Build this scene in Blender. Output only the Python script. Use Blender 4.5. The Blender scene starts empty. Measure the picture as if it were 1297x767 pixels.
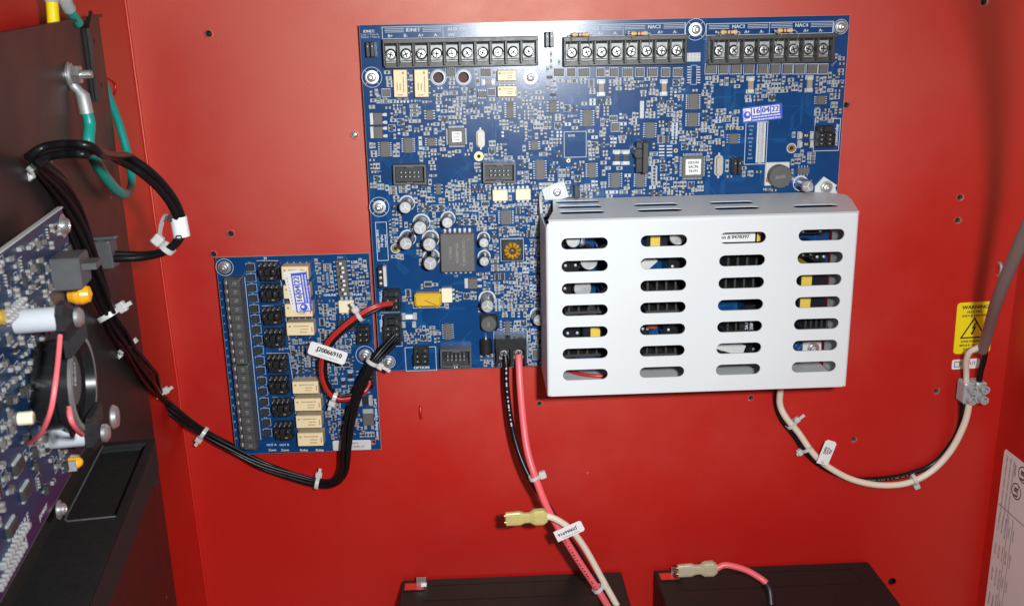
import bpy, math, random
from mathutils import Vector, Matrix
random.seed(11)
sc = bpy.context.scene
col = sc.collection
S = 0.001                                   # the script works in millimetres
RX = Matrix.Rotation(math.radians(90), 4, 'X')   # panel frame (x right, y up, z to the viewer) -> upright in the world

# ------------------------------------------------------------------ camera
CW, CH, CF = 1297.0, 767.0, 1218.0
CAM = Vector((64.69, -7.31, 578.55))
def rotm(a, ax): return Matrix.Rotation(a, 3, ax)
ax_, ay_, az_ = (math.radians(v) for v in (15.549, 1.975, 1.212))
CM = rotm(az_, 'Z') @ rotm(ax_, 'X') @ rotm(ay_, 'Y')      # panel -> camera axes
CMT = CM.transposed()
cam = bpy.data.cameras.new('camera'); camo = bpy.data.objects.new('camera', cam); col.objects.link(camo)
cam.sensor_width = 36; cam.lens = 36 * CF / CW
cam.clip_start = 0.01; cam.clip_end = 50
cam.dof.use_dof = True; cam.dof.focus_distance = 0.56; cam.dof.aperture_fstop = 34.0
camo.matrix_world = RX @ Matrix.Translation(CAM * S) @ CMT.to_4x4()
sc.camera = camo

# ------------------------------------------------------------------ world and lamps
w = bpy.data.worlds.new("World"); sc.world = w; w.use_nodes = True
nt = w.node_tree; bg = nt.nodes['Background']
tc = nt.nodes.new('ShaderNodeTexCoord'); sep = nt.nodes.new('ShaderNodeSeparateXYZ'); mr = nt.nodes.new('ShaderNodeMapRange')
mr.inputs[1].default_value = -1; mr.inputs[2].default_value = 1; mr.inputs[3].default_value = 0.08; mr.inputs[4].default_value = 0.34
nt.links.new(tc.outputs['Generated'], sep.inputs[0]); nt.links.new(sep.outputs[2], mr.inputs[0])
cmb = nt.nodes.new('ShaderNodeCombineColor')
for i in range(3): nt.links.new(mr.outputs[0], cmb.inputs[i])
nt.links.new(cmb.outputs[0], bg.inputs[0]); bg.inputs[1].default_value = 0.3
def area(name, pos, target, size, power, colr, shape='DISK', spread=180):
    l = bpy.data.lights.new(name, 'AREA'); l.shape = shape; l.size = size * S; l.energy = power; l.color = colr
    o = bpy.data.objects.new(name, l); col.objects.link(o)
    p = Vector(pos); z = (p - Vector(target)).normalized()
    q = z.to_track_quat('Z', 'Y').to_matrix().to_4x4()
    o.matrix_world = RX @ Matrix.Translation(p * S) @ q; l.spread = math.radians(spread)
    return o
area('flash_lamp', (132, 18, 585), (90, -205, 0), 26, 1.8, (.94, .985, 1), spread=115)
area('ceiling_lamp', (-220, 560, 640), (120, -190, 0), 420, .85, (.95, .98, 1), 'SQUARE')
sc.view_settings.view_transform = 'Standard'; sc.view_settings.look = 'None'
sc.view_settings.gamma = 1; sc.view_settings.use_curve_mapping = False
sc.view_settings.exposure = 0.0
sc.cycles.max_bounces = 6; sc.cycles.diffuse_bounces = 3; sc.cycles.glossy_bounces = 3
sc.cycles.use_denoising = True

# ------------------------------------------------------------------ where a pixel of the photograph stands
def ray(u, v): return CMT @ Vector(((u - CW / 2) / CF, -(v - CH / 2) / CF, -1.0))
def P(u, v, z=0.0):
    d = ray(u, v); return CAM + d * ((z - CAM.z) / d.z)
def PN(u, v, p0, n):
    d = ray(u, v); return CAM + d * ((Vector(p0) - CAM).dot(n) / d.dot(n))
def PX(u, v, x): return PN(u, v, (x, 0, 0), Vector((1, 0, 0)))
ZP = -10.0                                   # face of the red back panel; the two boards' top faces are z = 0
# frame of the dark hinged chassis plate at the left: D runs away from the viewer, U up, N to the right
D = ray(411, 20).normalized()
U = Vector((0, 1, 0)); U = (U - D * D.dot(U)).normalized(); N = D.cross(U)
O = PX(193, 545, -126)
def L(u, v, h=0.0):
    p = PN(u, v, O + N * h, N) - O; return Vector((p.dot(D), p.dot(U), p.dot(N)))
def LW(l): return O + D * l[0] + U * l[1] + N * l[2]
def PL(u, v, h=0.0): return LW(L(u, v, h))
def R(u0, v0, u1, v1, z=0.0):
    c = P((u0 + u1) / 2, (v0 + v1) / 2, z); vm = (v0 + v1) / 2; um = (u0 + u1) / 2
    return c, (P(u1, vm, z) - P(u0, vm, z)).x, (P(um, v0, z) - P(um, v1, z)).y

# ------------------------------------------------------------------ materials
MATS = {}
def lin(c): return tuple(((v / 255) / 12.92 if v / 255 <= .04045 else ((v / 255 + .055) / 1.055) ** 2.4) for v in c)
def mat(name, c, rough=.5, metal=0.0, var=.12, scale=300, bump=0.0, bscale=900, spec=.5, trans=0.0, coat=0.0, rvar=.1, sss=0):
    m = bpy.data.materials.new(name); m.use_nodes = True; n = m.node_tree; b = n.nodes['Principled BSDF']
    b.inputs['Roughness'].default_value = rough; b.inputs['Metallic'].default_value = metal
    b.inputs['Specular IOR Level'].default_value = spec; b.inputs['Transmission Weight'].default_value = trans
    b.inputs['Coat Weight'].default_value = coat
    if sss: b.inputs['Subsurface Weight'].default_value = sss; b.inputs['Subsurface Scale'].default_value = .002
    t = n.nodes.new('ShaderNodeTexCoord'); no = n.nodes.new('ShaderNodeTexNoise'); no.inputs['Scale'].default_value = scale
    no.inputs['Detail'].default_value = 5
    n.links.new(t.outputs['Object'], no.inputs['Vector'])
    mx = n.nodes.new('ShaderNodeMix'); mx.data_type = 'RGBA'
    mx.inputs[6].default_value = tuple(v * (1 - var) for v in c) + (1,); mx.inputs[7].default_value = tuple(min(1, v * (1 + var)) for v in c) + (1,)
    n.links.new(no.outputs[0], mx.inputs[0]); n.links.new(mx.outputs[2], b.inputs['Base Color'])
    r = n.nodes.new('ShaderNodeMapRange'); r.inputs[3].default_value = max(.02, rough - rvar); r.inputs[4].default_value = min(1, rough + rvar)
    n.links.new(no.outputs[0], r.inputs[0]); n.links.new(r.outputs[0], b.inputs['Roughness'])
    if bump:
        nb = n.nodes.new('ShaderNodeTexNoise'); nb.inputs['Scale'].default_value = bscale; n.links.new(t.outputs['Object'], nb.inputs['Vector'])
        bp = n.nodes.new('ShaderNodeBump'); bp.inputs['Strength'].default_value = bump; bp.inputs['Distance'].default_value = .0004
        n.links.new(nb.outputs[0], bp.inputs['Height']); n.links.new(bp.outputs[0], b.inputs['Normal'])
    MATS[name] = m; return m
def dust(name, amount=.10, scale=70, colr=(.55, .5, .47), size=.07):
    """sparse pale grains lying on the paint, and patchy gloss"""
    n = MATS[name].node_tree; b = n.nodes['Principled BSDF']; src = b.inputs['Base Color'].links[0].from_socket
    t = n.nodes.new('ShaderNodeTexCoord'); v = n.nodes.new('ShaderNodeTexVoronoi'); v.inputs['Scale'].default_value = scale; n.links.new(t.outputs['Object'], v.inputs['Vector'])
    near = n.nodes.new('ShaderNodeMath'); near.operation = 'LESS_THAN'; near.inputs[1].default_value = size; n.links.new(v.outputs['Distance'], near.inputs[0])
    sp = n.nodes.new('ShaderNodeSeparateColor'); n.links.new(v.outputs['Color'], sp.inputs[0])
    few = n.nodes.new('ShaderNodeMath'); few.operation = 'LESS_THAN'; few.inputs[1].default_value = amount; n.links.new(sp.outputs[0], few.inputs[0])
    mu = n.nodes.new('ShaderNodeMath'); mu.operation = 'MULTIPLY'; n.links.new(near.outputs[0], mu.inputs[0]); n.links.new(few.outputs[0], mu.inputs[1])
    m2 = n.nodes.new('ShaderNodeMath'); m2.operation = 'MULTIPLY'; m2.inputs[1].default_value = .55; n.links.new(mu.outputs[0], m2.inputs[0])
    mx = n.nodes.new('ShaderNodeMix'); mx.data_type = 'RGBA'; n.links.new(m2.outputs[0], mx.inputs[0]); n.links.new(src, mx.inputs[6]); mx.inputs[7].default_value = colr + (1,); n.links.new(mx.outputs[2], b.inputs['Base Color'])
def enamel(name, c):
    m = mat(name, c, .5, var=.05, scale=14, bump=.17, bscale=1300, spec=0.0); n = m.node_tree; b = n.nodes['Principled BSDF']
    g = n.nodes.new('ShaderNodeBsdfAnisotropic'); g.distribution = 'BECKMANN'; g.inputs['Roughness'].default_value = .50; g.inputs['Color'].default_value = (1, .89, .70, 1)
    fr = n.nodes.new('ShaderNodeFresnel'); fr.inputs[0].default_value = 1.8; mx = n.nodes.new('ShaderNodeMixShader')
    n.links.new(fr.outputs[0], mx.inputs[0]); n.links.new(b.outputs[0], mx.inputs[1]); n.links.new(g.outputs[0], mx.inputs[2])
    bp = next(k for k in n.nodes if k.type == 'BUMP'); n.links.new(bp.outputs[0], g.inputs['Normal'])
    n.links.new(mx.outputs[0], n.nodes['Material Output'].inputs[0])
enamel('red_enamel', (.465, .0095, .0075))
_n = MATS['red_enamel'].node_tree; _g = next(k for k in _n.nodes if k.type == 'BSDF_GLOSSY')
_t = _n.nodes.new('ShaderNodeTexCoord'); _o = _n.nodes.new('ShaderNodeTexNoise'); _o.inputs['Scale'].default_value = 9; _o.inputs['Detail'].default_value = 6; _o.inputs['Roughness'].default_value = .65
_r = _n.nodes.new('ShaderNodeMapRange'); _r.inputs[1].default_value = .3; _r.inputs[2].default_value = .7; _r.inputs[3].default_value = .44; _r.inputs[4].default_value = .56
_n.links.new(_t.outputs['Object'], _o.inputs['Vector']); _n.links.new(_o.outputs[0], _r.inputs[0]); _n.links.new(_r.outputs[0], _g.inputs['Roughness'])
dust('red_enamel', .05, 60, (.60, .30, .24), .045)
mat('red_plastic', (.62, .03, .02), .45)
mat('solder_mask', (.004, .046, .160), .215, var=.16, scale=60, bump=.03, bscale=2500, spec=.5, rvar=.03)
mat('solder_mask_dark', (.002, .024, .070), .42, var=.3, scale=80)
mat('chip_metal', (.38, .38, .38), .60, .6, var=.2)
mat('trace', (.010, .085, .24), .22, var=.1)
mat('laminate', (.42, .40, .28), .6)
mat('silk', (.52, .56, .60), .55, var=.06)
mat('tin', (.48, .48, .48), .55, .6, var=.15, rvar=.15)
mat('solder', (.42, .43, .44), .55, .6, var=.2, rvar=.15)
mat('nickel', (.54, .54, .53), .38, .85, var=.12)
mat('clamp_plate', (.36, .36, .36), .55, .5, var=.2)
mat('crystal_can', (.40, .37, .33), .5, .5, var=.12)
mat('gold', (.75, .52, .20), .3, 1.0)
mat('black_plastic', (.016, .016, .017), .38, var=.2, bump=.05)
mat('black_satin', (.010, .010, .011), .42, var=.2, bump=.08, bscale=1500)
mat('chip_epoxy', (.105, .098, .092), .50, var=.12, bump=.08, bscale=3000)
mat('chip_dark', (.030, .029, .029), .50, var=.15, bump=.08, bscale=3000)
mat('socket_grey', (.080, .081, .084), .42, var=.15)
mat('strip_grey', (.075, .078, .080), .42, var=.2)
mat('sounder_black', (.010, .010, .011), .20, var=.2, rvar=.05)
mat('barrier_black', (.045, .043, .040), .42, var=.2)
mat('relay_cream', (.80, .66, .40), .42, var=.04)
mat('relay_side', (.55, .44, .27), .5, var=.05)
mat('relay_print', (.36, .25, .12), .6)
mat('opto_cream', (.82, .73, .52), .4, var=.04)
mat('ceramic_tan', (.30, .24, .18), .5, var=.2)
mat('ceramic_dark', (.17, .13, .10), .5, var=.3)
mat('resistor_black', (.018, .018, .02), .4)
mat('orange_cap', (.80, .36, .015), .3, var=.05)
mat('yellow_film', (.66, .40, .03), .35, var=.1)
mat('tape_yellow', (.72, .50, .08), .4, var=.05)
mat('can_silver', (.60, .60, .61), .32, 1.0, var=.1, bump=.05)
mat('can_top', (.42, .42, .42), .45, .85, var=.12)
mat('can_sleeve', (.014, .014, .018), .22, var=.2)
mat('can_stripe', (.40, .40, .42), .35)
mat('ferrite', (.085, .082, .080), .5, var=.2)
mat('copper_wire', (.62, .30, .06), .3, .8, var=.2)
mat('toroid_wind', (.62, .42, .06), .35, .4, var=.2)
mat('cage_paint', (.60, .625, .635), .42, .0, var=.025, scale=18, bump=.05, bscale=1500, spec=.4, rvar=.16)
mat('nylon', (.72, .72, .70), .35, trans=.25, var=.04)
mat('nylon_grey', (.46, .48, .52), .4, var=.05)
mat('clear_plastic', (.62, .66, .66), .22, trans=.45, var=.05)
mat('label_white', (.76, .76, .75), .45, var=.03)
mat('label_grey', (.56, .56, .55), .5, var=.05)
mat('label_back', (.60, .57, .55), .5, var=.05)
mat('ink', (.020, .020, .022), .6)
mat('ink_grey', (.22, .21, .21), .6)
mat('sticker_blue', (.055, .085, .56), .45, var=.05)
mat('pen_blue', (.03, .045, .38), .5)
mat('warn_yellow', (.86, .70, .010), .42, var=.04)
mat('wire_black', (.006, .006, .007), .33, var=.2, spec=.3)
mat('wire_red', (.42, .022, .02), .33, var=.08)
mat('wire_pink', (.80, .13, .15), .38, var=.05)
mat('wire_white', (.74, .66, .54), .42, var=.05)
mat('wire_green', (.008, .30, .25), .38, var=.1)
mat('sheath_grey', (.22, .205, .19), .45, var=.08, bump=.1)
mat('spade_nylon', (.72, .65, .24), .3, trans=.3, var=.1)
mat('spade_clear', (.66, .58, .40), .28, trans=.35, var=.1)
mat('copper', (.55, .24, .10), .35, 1.0)
mat('chassis_brown', (.022, .017, .015), .42, spec=.35, var=.12, scale=40, bump=.12, bscale=1500)
mat('chassis_black', (.0022, .0022, .0022), .7, var=.2, bump=.1)
mat('battery_black', (.011, .0105, .0105), .48, var=.3, rvar=.2, bump=.12, bscale=1200, spec=.25)
mat('board_purple', (.024, .014, .060), .4, var=.25, scale=60)
mat('hole_dark', (.004, .004, .004), .7)
mat('slot_grey', (.20, .19, .18), .5)
mat('eyelet_shade', (.085, .022, .018), .6)
mat('disc_red', (.36, .06, .03), .35)
dust('chassis_brown', .10, 90); dust('chassis_black', .05, 90, (.2, .2, .2), .05); dust('battery_black', .10, 80, (.32, .31, .30), .06); dust('cage_paint', .03, 60, (.40, .38, .36), .04)
for k, c in dict(brown=(.10, .03, .01), red=(.5, .03, .02), yellow=(.7, .5, .03), gold=(.5, .3, .06), black=(.01, .01, .01)).items(): mat('band_' + k, c, .4)
mat('resistor_body', (.66, .50, .27), .4)

# ------------------------------------------------------------------ mesh builder
TXT = {}
def glyphs(s):
    if s not in TXT:
        c = bpy.data.curves.new('t', 'FONT'); c.body = s; c.size = 1; c.resolution_u = 2; c.align_x = 'CENTER'; c.align_y = 'CENTER'
        o = bpy.data.objects.new('t', c); col.objects.link(o)
        dg = bpy.context.evaluated_depsgraph_get(); me = bpy.data.meshes.new_from_object(o.evaluated_get(dg))
        TXT[s] = ([v.co.copy() for v in me.vertices], [list(p.vertices) for p in me.polygons])
        bpy.data.objects.remove(o); bpy.data.curves.remove(c); bpy.data.meshes.remove(me)
    return TXT[s]
def T(x=0, y=0, z=0): return Matrix.Translation((x, y, z))
def RZ(a): return Matrix.Rotation(math.radians(a), 4, 'Z')
def RYm(a): return Matrix.Rotation(math.radians(a), 4, 'Y')
def RXm(a): return Matrix.Rotation(math.radians(a), 4, 'X')
class MB:
    def __init__(s): s.v = []; s.f = []; s.m = []; s.sm = []; s.mn = []; s.M = Matrix.Identity(4)
    def mi(s, m):
        if m not in s.mn: s.mn.append(m)
        return s.mn.index(m)
    def add(s, vs, fs, m, smooth=False):
        k = len(s.v); M = s.M; i = s.mi(m)
        s.v += [(M @ Vector(v))[:] for v in vs]
        for f in fs: s.f.append([k + a for a in f]); s.m.append(i); s.sm.append(smooth)
    def box(s, cx, cy, z0, sx, sy, sz, m):
        x0, x1, y0, y1, z1 = cx - sx / 2, cx + sx / 2, cy - sy / 2, cy + sy / 2, z0 + sz
        s.add([(x0, y0, z0), (x1, y0, z0), (x1, y1, z0), (x0, y1, z0), (x0, y0, z1), (x1, y0, z1), (x1, y1, z1), (x0, y1, z1)],
              [(3, 2, 1, 0), (4, 5, 6, 7), (0, 1, 5, 4), (1, 2, 6, 5), (2, 3, 7, 6), (3, 0, 4, 7)], m)
    def cbox(s, cx, cy, z0, sx, sy, sz, m, c=.3, mtop=None):
        def ring(ins, z, cc):
            a, b = sx / 2 - ins, sy / 2 - ins
            return [(cx + X, cy + Y, z) for X, Y in ((-a + cc, -b), (a - cc, -b), (a, -b + cc), (a, b - cc), (a - cc, b), (-a + cc, b), (-a, b - cc), (-a, -b + cc))]
        v = ring(0, z0, c) + ring(0, z0 + sz - c, c) + ring(c, z0 + sz, c)
        f = [tuple(range(7, -1, -1))]
        for r in (0, 8):
            for i in range(8): j = (i + 1) % 8; f.append((r + i, r + j, r + 8 + j, r + 8 + i))
        s.add(v, f, m); s.add(v[16:], [tuple(range(8))], mtop or m)
    def poly(s, pts, z0, z1, m, mside=None):
        n = len(pts); a = sum(pts[i][0] * pts[(i + 1) % n][1] - pts[(i + 1) % n][0] * pts[i][1] for i in range(n))
        if a < 0: pts = pts[::-1]
        b = [(p[0], p[1], z0) for p in pts]; t = [(p[0], p[1], z1) for p in pts]
        s.add(b + t, [tuple(range(n - 1, -1, -1)), tuple(range(n, 2 * n))], m)
        s.add(b + t, [(i, (i + 1) % n, n + (i + 1) % n, n + i) for i in range(n)], mside or m)
    def lathe(s, prof, m, cx=0, cy=0, seg=20, smooth=True, cap=True, ms=None):
        for k in range(len(prof) - 1):
            (r0, z0), (r1, z1) = prof[k], prof[k + 1]; v = []
            for (r, z) in ((r0, z0), (r1, z1)):
                for i in range(seg): a = 2 * math.pi * i / seg; v.append((cx + r * math.cos(a), cy + r * math.sin(a), z))
            s.add(v, [(i, (i + 1) % seg, seg + (i + 1) % seg, seg + i) for i in range(seg)], (ms[k] if ms else m), smooth)
        if cap and prof[-1][0] > 1e-4:
            r, z = prof[-1]
            s.add([(cx + r * math.cos(2 * math.pi * i / seg), cy + r * math.sin(2 * math.pi * i / seg), z) for i in range(seg)], [tuple(range(seg))], (ms[-1] if ms else m))
    def ring(s, cx, cy, r0, r1, z, m, seg=28, a0=0, a1=360):
        v = []
        for i in range(seg + 1):
            a = math.radians(a0 + (a1 - a0) * i / seg); c, d = math.cos(a), math.sin(a)
            v += [(cx + r0 * c, cy + r0 * d, z), (cx + r1 * c, cy + r1 * d, z)]
        s.add(v, [(2 * i, 2 * i + 1, 2 * i + 3, 2 * i + 2) for i in range(seg)], m)
    def flat(s, cx, cy, sx, sy, z, m): s.add([(cx - sx / 2, cy - sy / 2, z), (cx + sx / 2, cy - sy / 2, z), (cx + sx / 2, cy + sy / 2, z), (cx - sx / 2, cy + sy / 2, z)], [(0, 1, 2, 3)], m)
    def line(s, x0, y0, x1, y1, wd, z, m):
        d = Vector((x1 - x0, y1 - y0)); ln = d.length
        if ln < 1e-6: return
        d /= ln; n = Vector((-d.y, d.x)) * wd / 2; e = d * wd / 2
        s.add([(x0 - e.x - n.x, y0 - e.y - n.y, z), (x1 + e.x - n.x, y1 + e.y - n.y, z), (x1 + e.x + n.x, y1 + e.y + n.y, z), (x0 - e.x + n.x, y0 - e.y + n.y, z)], [(0, 1, 2, 3)], m)
    def rect(s, x0, y0, x1, y1, wd, z, m):
        s.line(x0, y0, x1, y0, wd, z, m); s.line(x1, y0, x1, y1, wd, z + .004, m); s.line(x1, y1, x0, y1, wd, z + .008, m); s.line(x0, y1, x0, y0, wd, z + .012, m)
    def text(s, t, x, y, size, z, m, rot=0, sx=1.0):
        v, f = glyphs(t); r = math.radians(rot); c, d = math.cos(r), math.sin(r)
        for k in ((0, 1, 2) if size >= 1.9 else (0,)):      # heavier strokes for the larger print
            e = (0, .045, -.045)[k] * size; s.add([(x + size * (sx * p.x * c - p.y * d) + e * c, y + size * (sx * p.x * d + p.y * c) + e * d, z + .004 * k) for p in v], f, m)
    def tube(s, pts, r, m, seg=8, cap=True, flat=1.0):
        pts = [Vector(p) for p in pts]; n = len(pts); rr = r if isinstance(r, (list, tuple)) else [r] * n
        t = [(pts[min(i + 1, n - 1)] - pts[max(i - 1, 0)]).normalized() for i in range(n)]
        up = Vector((0, 0, 1)) if abs(t[0].z) < .9 else Vector((1, 0, 0)); a = (up - t[0] * up.dot(t[0])).normalized(); v = []
        for i in range(n):
            a = (a - t[i] * a.dot(t[i])).normalized(); b = t[i].cross(a)
            for k in range(seg): q = 2 * math.pi * k / seg; v.append(pts[i] + (a * math.cos(q) * flat + b * math.sin(q)) * rr[i])
        f = []
        for i in range(n - 1):
            for k in range(seg): j = (k + 1) % seg; f.append((i * seg + k, i * seg + j, (i + 1) * seg + j, (i + 1) * seg + k))
        s.add(v, f, m, True)
        if cap: s.add(v[:seg], [tuple(range(seg - 1, -1, -1))], m); s.add(v[-seg:], [tuple(range(seg))], m)
    def mesh(s, name):
        me = bpy.data.meshes.new(name); me.from_pydata([(a * S, b * S, c * S) for a, b, c in s.v], [], s.f)
        for n in s.mn: me.materials.append(MATS[n])
        me.polygons.foreach_set('material_index', s.m); me.polygons.foreach_set('use_smooth', s.sm); me.update(); return me
def plate_with_holes(mb, outline, holes, z0, z1, m):
    c = bpy.data.curves.new('p', 'CURVE'); c.dimensions = '2D'; c.fill_mode = 'BOTH'; c.extrude = (z1 - z0) / 2
    for pts in [outline] + holes:
        sp = c.splines.new('POLY'); sp.points.add(len(pts) - 1); sp.use_cyclic_u = True
        for q, p in zip(sp.points, pts): q.co = (p[0], p[1], 0, 1)
    o = bpy.data.objects.new('p', c); col.objects.link(o)
    me = bpy.data.meshes.new_from_object(o.evaluated_get(bpy.context.evaluated_depsgraph_get()))
    mb.add([(v.co.x, v.co.y, v.co.z + (z0 + z1) / 2) for v in me.vertices], [list(p.vertices) for p in me.polygons], m)
    bpy.data.objects.remove(o); bpy.data.curves.remove(c); bpy.data.meshes.remove(me)
def circle(cx, cy, r, n=20): return [(cx + r * math.cos(2 * math.pi * i / n), cy + r * math.sin(2 * math.pi * i / n)) for i in range(n)]
def stadium(cx, cy, w_, h_, n=8):
    r = h_ / 2; a = w_ / 2 - r
    return [(cx + a + r * math.cos(t), cy + r * math.sin(t)) for t in [math.pi * (-.5 + i / n) for i in range(n + 1)]] + \
           [(cx - a + r * math.cos(t), cy + r * math.sin(t)) for t in [math.pi * (.5 + i / n) for i in range(n + 1)]]
def spline(pts, k=8):
    pts = [Vector(p) for p in pts]; out = []; n = len(pts)
    for i in range(n - 1):
        p0, p1, p2, p3 = pts[max(i - 1, 0)], pts[i], pts[i + 1], pts[min(i + 2, n - 1)]
        for j in range(k):
            t = j / k; out.append(.5 * ((2 * p1) + (p2 - p0) * t + (2 * p0 - 5 * p1 + 4 * p2 - p3) * t * t + (3 * p1 - p0 - 3 * p2 + p3) * t ** 3))
    out.append(pts[-1]); return out
def path(*pts, k=8): return spline([P(*p) if not isinstance(p, Vector) else p for p in pts], k)

# ------------------------------------------------------------------ objects
ORG = {}
def thing(name, label, cat, origin, group=None, frame=None):
    o = bpy.data.objects.new(name, None); o.empty_display_size = .01; col.objects.link(o)
    o['label'] = label; o['category'] = cat
    if group: o['group'] = group
    org = Vector(origin)
    if frame: o.matrix_world = RX @ T(*(org * S)) @ frame; ORG[o.name] = Vector((0, 0, 0))
    else: o.matrix_world = RX @ T(*(org * S)); ORG[o.name] = org
    return o
def part(parent, name, mesh, loc=None, rot=0.0, stuff=False, label=None):
    """loc in panel millimetres (plate millimetres under a framed thing), None = mesh already in them"""
    if isinstance(mesh, MB):
        mb = mesh; org = ORG[parent.name] if loc is None else Vector((0, 0, 0))
        if loc is None: mb.v = [(v[0] - org.x, v[1] - org.y, v[2] - org.z) for v in mb.v]
        me = mb.mesh(name)
    else: me = mesh
    o = bpy.data.objects.new(name, me); col.objects.link(o); o.parent = parent
    if loc is not None: o.location = (Vector(loc) - ORG[parent.name]) * S
    o.rotation_euler = (0, 0, math.radians(rot)); ORG[o.name] = Vector((0, 0, 0))
    if stuff: o['kind'] = 'stuff'
    if label: o['label'] = label
    return o
def struct(name, mb):
    o = bpy.data.objects.new(name, mb.mesh(name)); col.objects.link(o); o.matrix_world = RX; o['kind'] = 'structure'; ORG[o.name] = Vector((0, 0, 0)); return o
CACHE = {}
def cached(key, fn):
    if key not in CACHE:
        mb = MB(); fn(mb); CACHE[key] = mb.mesh(str(key[0]))
    return CACHE[key]

# ================================================================== the red cabinet
XL0, XL1, XR = -134.6, -128.6, 411.0
YT, YB = 70.0, -459.0
mb = MB(); b = mb
def wallx(y): return XL0 + (XL1 - XL0) * (17 - y) / 397
holes_px = [(264, 43, 2.0), (292, 296, 1.9), (449, 171, 1.9), (1246, 3, 1.9), (1216, 250, 1.7), (1213, 279, 1.7), (683, 511, 1.6), (951, 504, 1.6), (1186, 495, 1.6), (1081, 556, 1.6), (1072, 133, 1.8), (270, 322, 1.8)]
big = P(1130, 736, ZP)
plate_with_holes(mb, [(wallx(YB), YB), (XR, YB), (XR, YT), (wallx(YT), YT)], [circle(P(u, v, ZP).x, P(u, v, ZP).y, r, 14) for u, v, r in holes_px] + [circle(big.x, big.y, 2.9)], ZP - 1.5, ZP, 'red_enamel')
back = struct('back_wall', mb)
mb = MB(); mb.box((XR + XL0) / 2, (YT + YB) / 2, ZP - 16, XR - XL0 + 40, YT - YB + 40, 1, 'hole_dark'); struct('building_wall', mb)
for u, v, r in holes_px:
    def stud(m, r=r):
        m.lathe([(r - .1, -5.5), (r - .1, -.3), (r + .25, .12), (r + .9, .05)], 'nickel', seg=18, cap=False, ms=['nickel', 'nickel', 'red_enamel'])
        m.lathe([(r - .15, -3.4), (r * .55, -2.6), (.01, -2.4)], 'hole_dark' if (u, v) != (449, 171) else 'nickel', seg=14)
    part(back, 'threaded_insert', cached(('threaded_insert', r, u == 449), stud), P(u, v, ZP))
for u, v, z0 in ((533, 521, 0), (1265, 341, 0)):
    mb = MB(); c = P(u, v, ZP)
    mb.tube(spline([(0, 4, -1), (0, 4, 1.4), (0, 2, 2.6), (0, -2, 2.6), (0, -4, 1.4), (0, -4, -1)], 4), .9 if u < 700 else 1.1, 'red_enamel' if u < 700 else 'clamp_plate', 8)
    part(back, 'wire_loop', mb, c)
# left and right walls
def sheet(pts, nrm, th, m):
    k = MB(); n = Vector(nrm) * th; a = [Vector(p) for p in pts]; bb = [p + n for p in a]
    k.add([v[:] for v in a + bb], [(0, 1, 2, 3), (7, 6, 5, 4)] + [(i, (i + 1) % 4, 4 + (i + 1) % 4, 4 + i) for i in range(4)], m); return k
mb = sheet([(wallx(YT), YT, ZP), (wallx(YT), YT, 420), (wallx(YB), YB, 420), (wallx(YB), YB, ZP)], (-1, 0, 0), 1.5, 'red_enamel')
mb.tube([(wallx(YT) + .5, YT, ZP + .2), (wallx(YB) + .5, YB, ZP + .2)], .9, 'red_enamel', 8)
lw = struct('left_wall', mb)
mb = MB(); q = [PX(u, v, -131) for u, v in ((130, 97), (141, 103), (144, 112), (142, 122), (136, 124))]
mb.tube(spline([v + Vector((1.0, 0, 0)) for v in q], 4), .7, 'red_enamel', 8); part(lw, 'wire_loop', mb)
mb = sheet([(XR, YT, ZP), (XR, YB, ZP), (XR, YB, 420), (XR, YT, 420)], (1, 0, 0), 1.5, 'red_enamel')
struct('right_wall', mb)
mb = sheet([(XL0 - 2, YB, ZP), (XL0 - 2, YB, 420), (XR, YB, 420), (XR, YB, ZP)], (0, -1, 0), 1.5, 'red_enamel')
struct('cabinet_floor', mb)

# ================================================================== components of the boards
def soic(w_, h_, n, horiz=False, m='chip_epoxy', hz=1.5):
    """pins on the left and right of a w x h footprint (above and below when horiz)"""
    key = ('chip', round(w_ * 2) / 2, round(h_ * 2) / 2, n, horiz, m, hz)
    def f(b):
        W_, H_ = (h_, w_) if horiz else (w_, h_)
        if horiz: b.M = RZ(90)
        bw = W_ * .60; b.cbox(0, 0, .2, bw, H_ * .98, hz, m, .16)
        b.add([(x * .22 - bw * .28, y * .22 + H_ * .36, hz + .21) for x, y in ((-1, -1), (1, -1), (1, 1), (-1, 1))], [(0, 1, 2, 3)], 'chip_dark')
        for sx in (-1, 1):
            for i in range(n):
                y = (i + .5 - n / 2) * H_ * .94 / n; pw = min(.5, H_ / n * .45)
                b.box(sx * (W_ / 2 - .45), y, .06, .9, pw, .22, 'tin'); b.box(sx * (bw / 2 + .1), y, .25, .4, pw, .5, 'tin')
    return cached(key, f)
def flatchip(w_, h_, m='chip_epoxy', hz=1.1, pins=True):
    def f(b):
        b.cbox(0, 0, .15, w_, h_, hz, m, .14)
        if pins:
            for i in range(4):
                x = (i - 1.5) * w_ / 4.4
                b.box(x, -h_ / 2 - .15, .05, w_ / 9, .5, .25, 'tin'); b.box(x, h_ / 2 + .15, .05, w_ / 9, .5, .25, 'tin')
    return cached(('flatchip', round(w_ * 2), round(h_ * 2), m, hz, pins), f)
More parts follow.
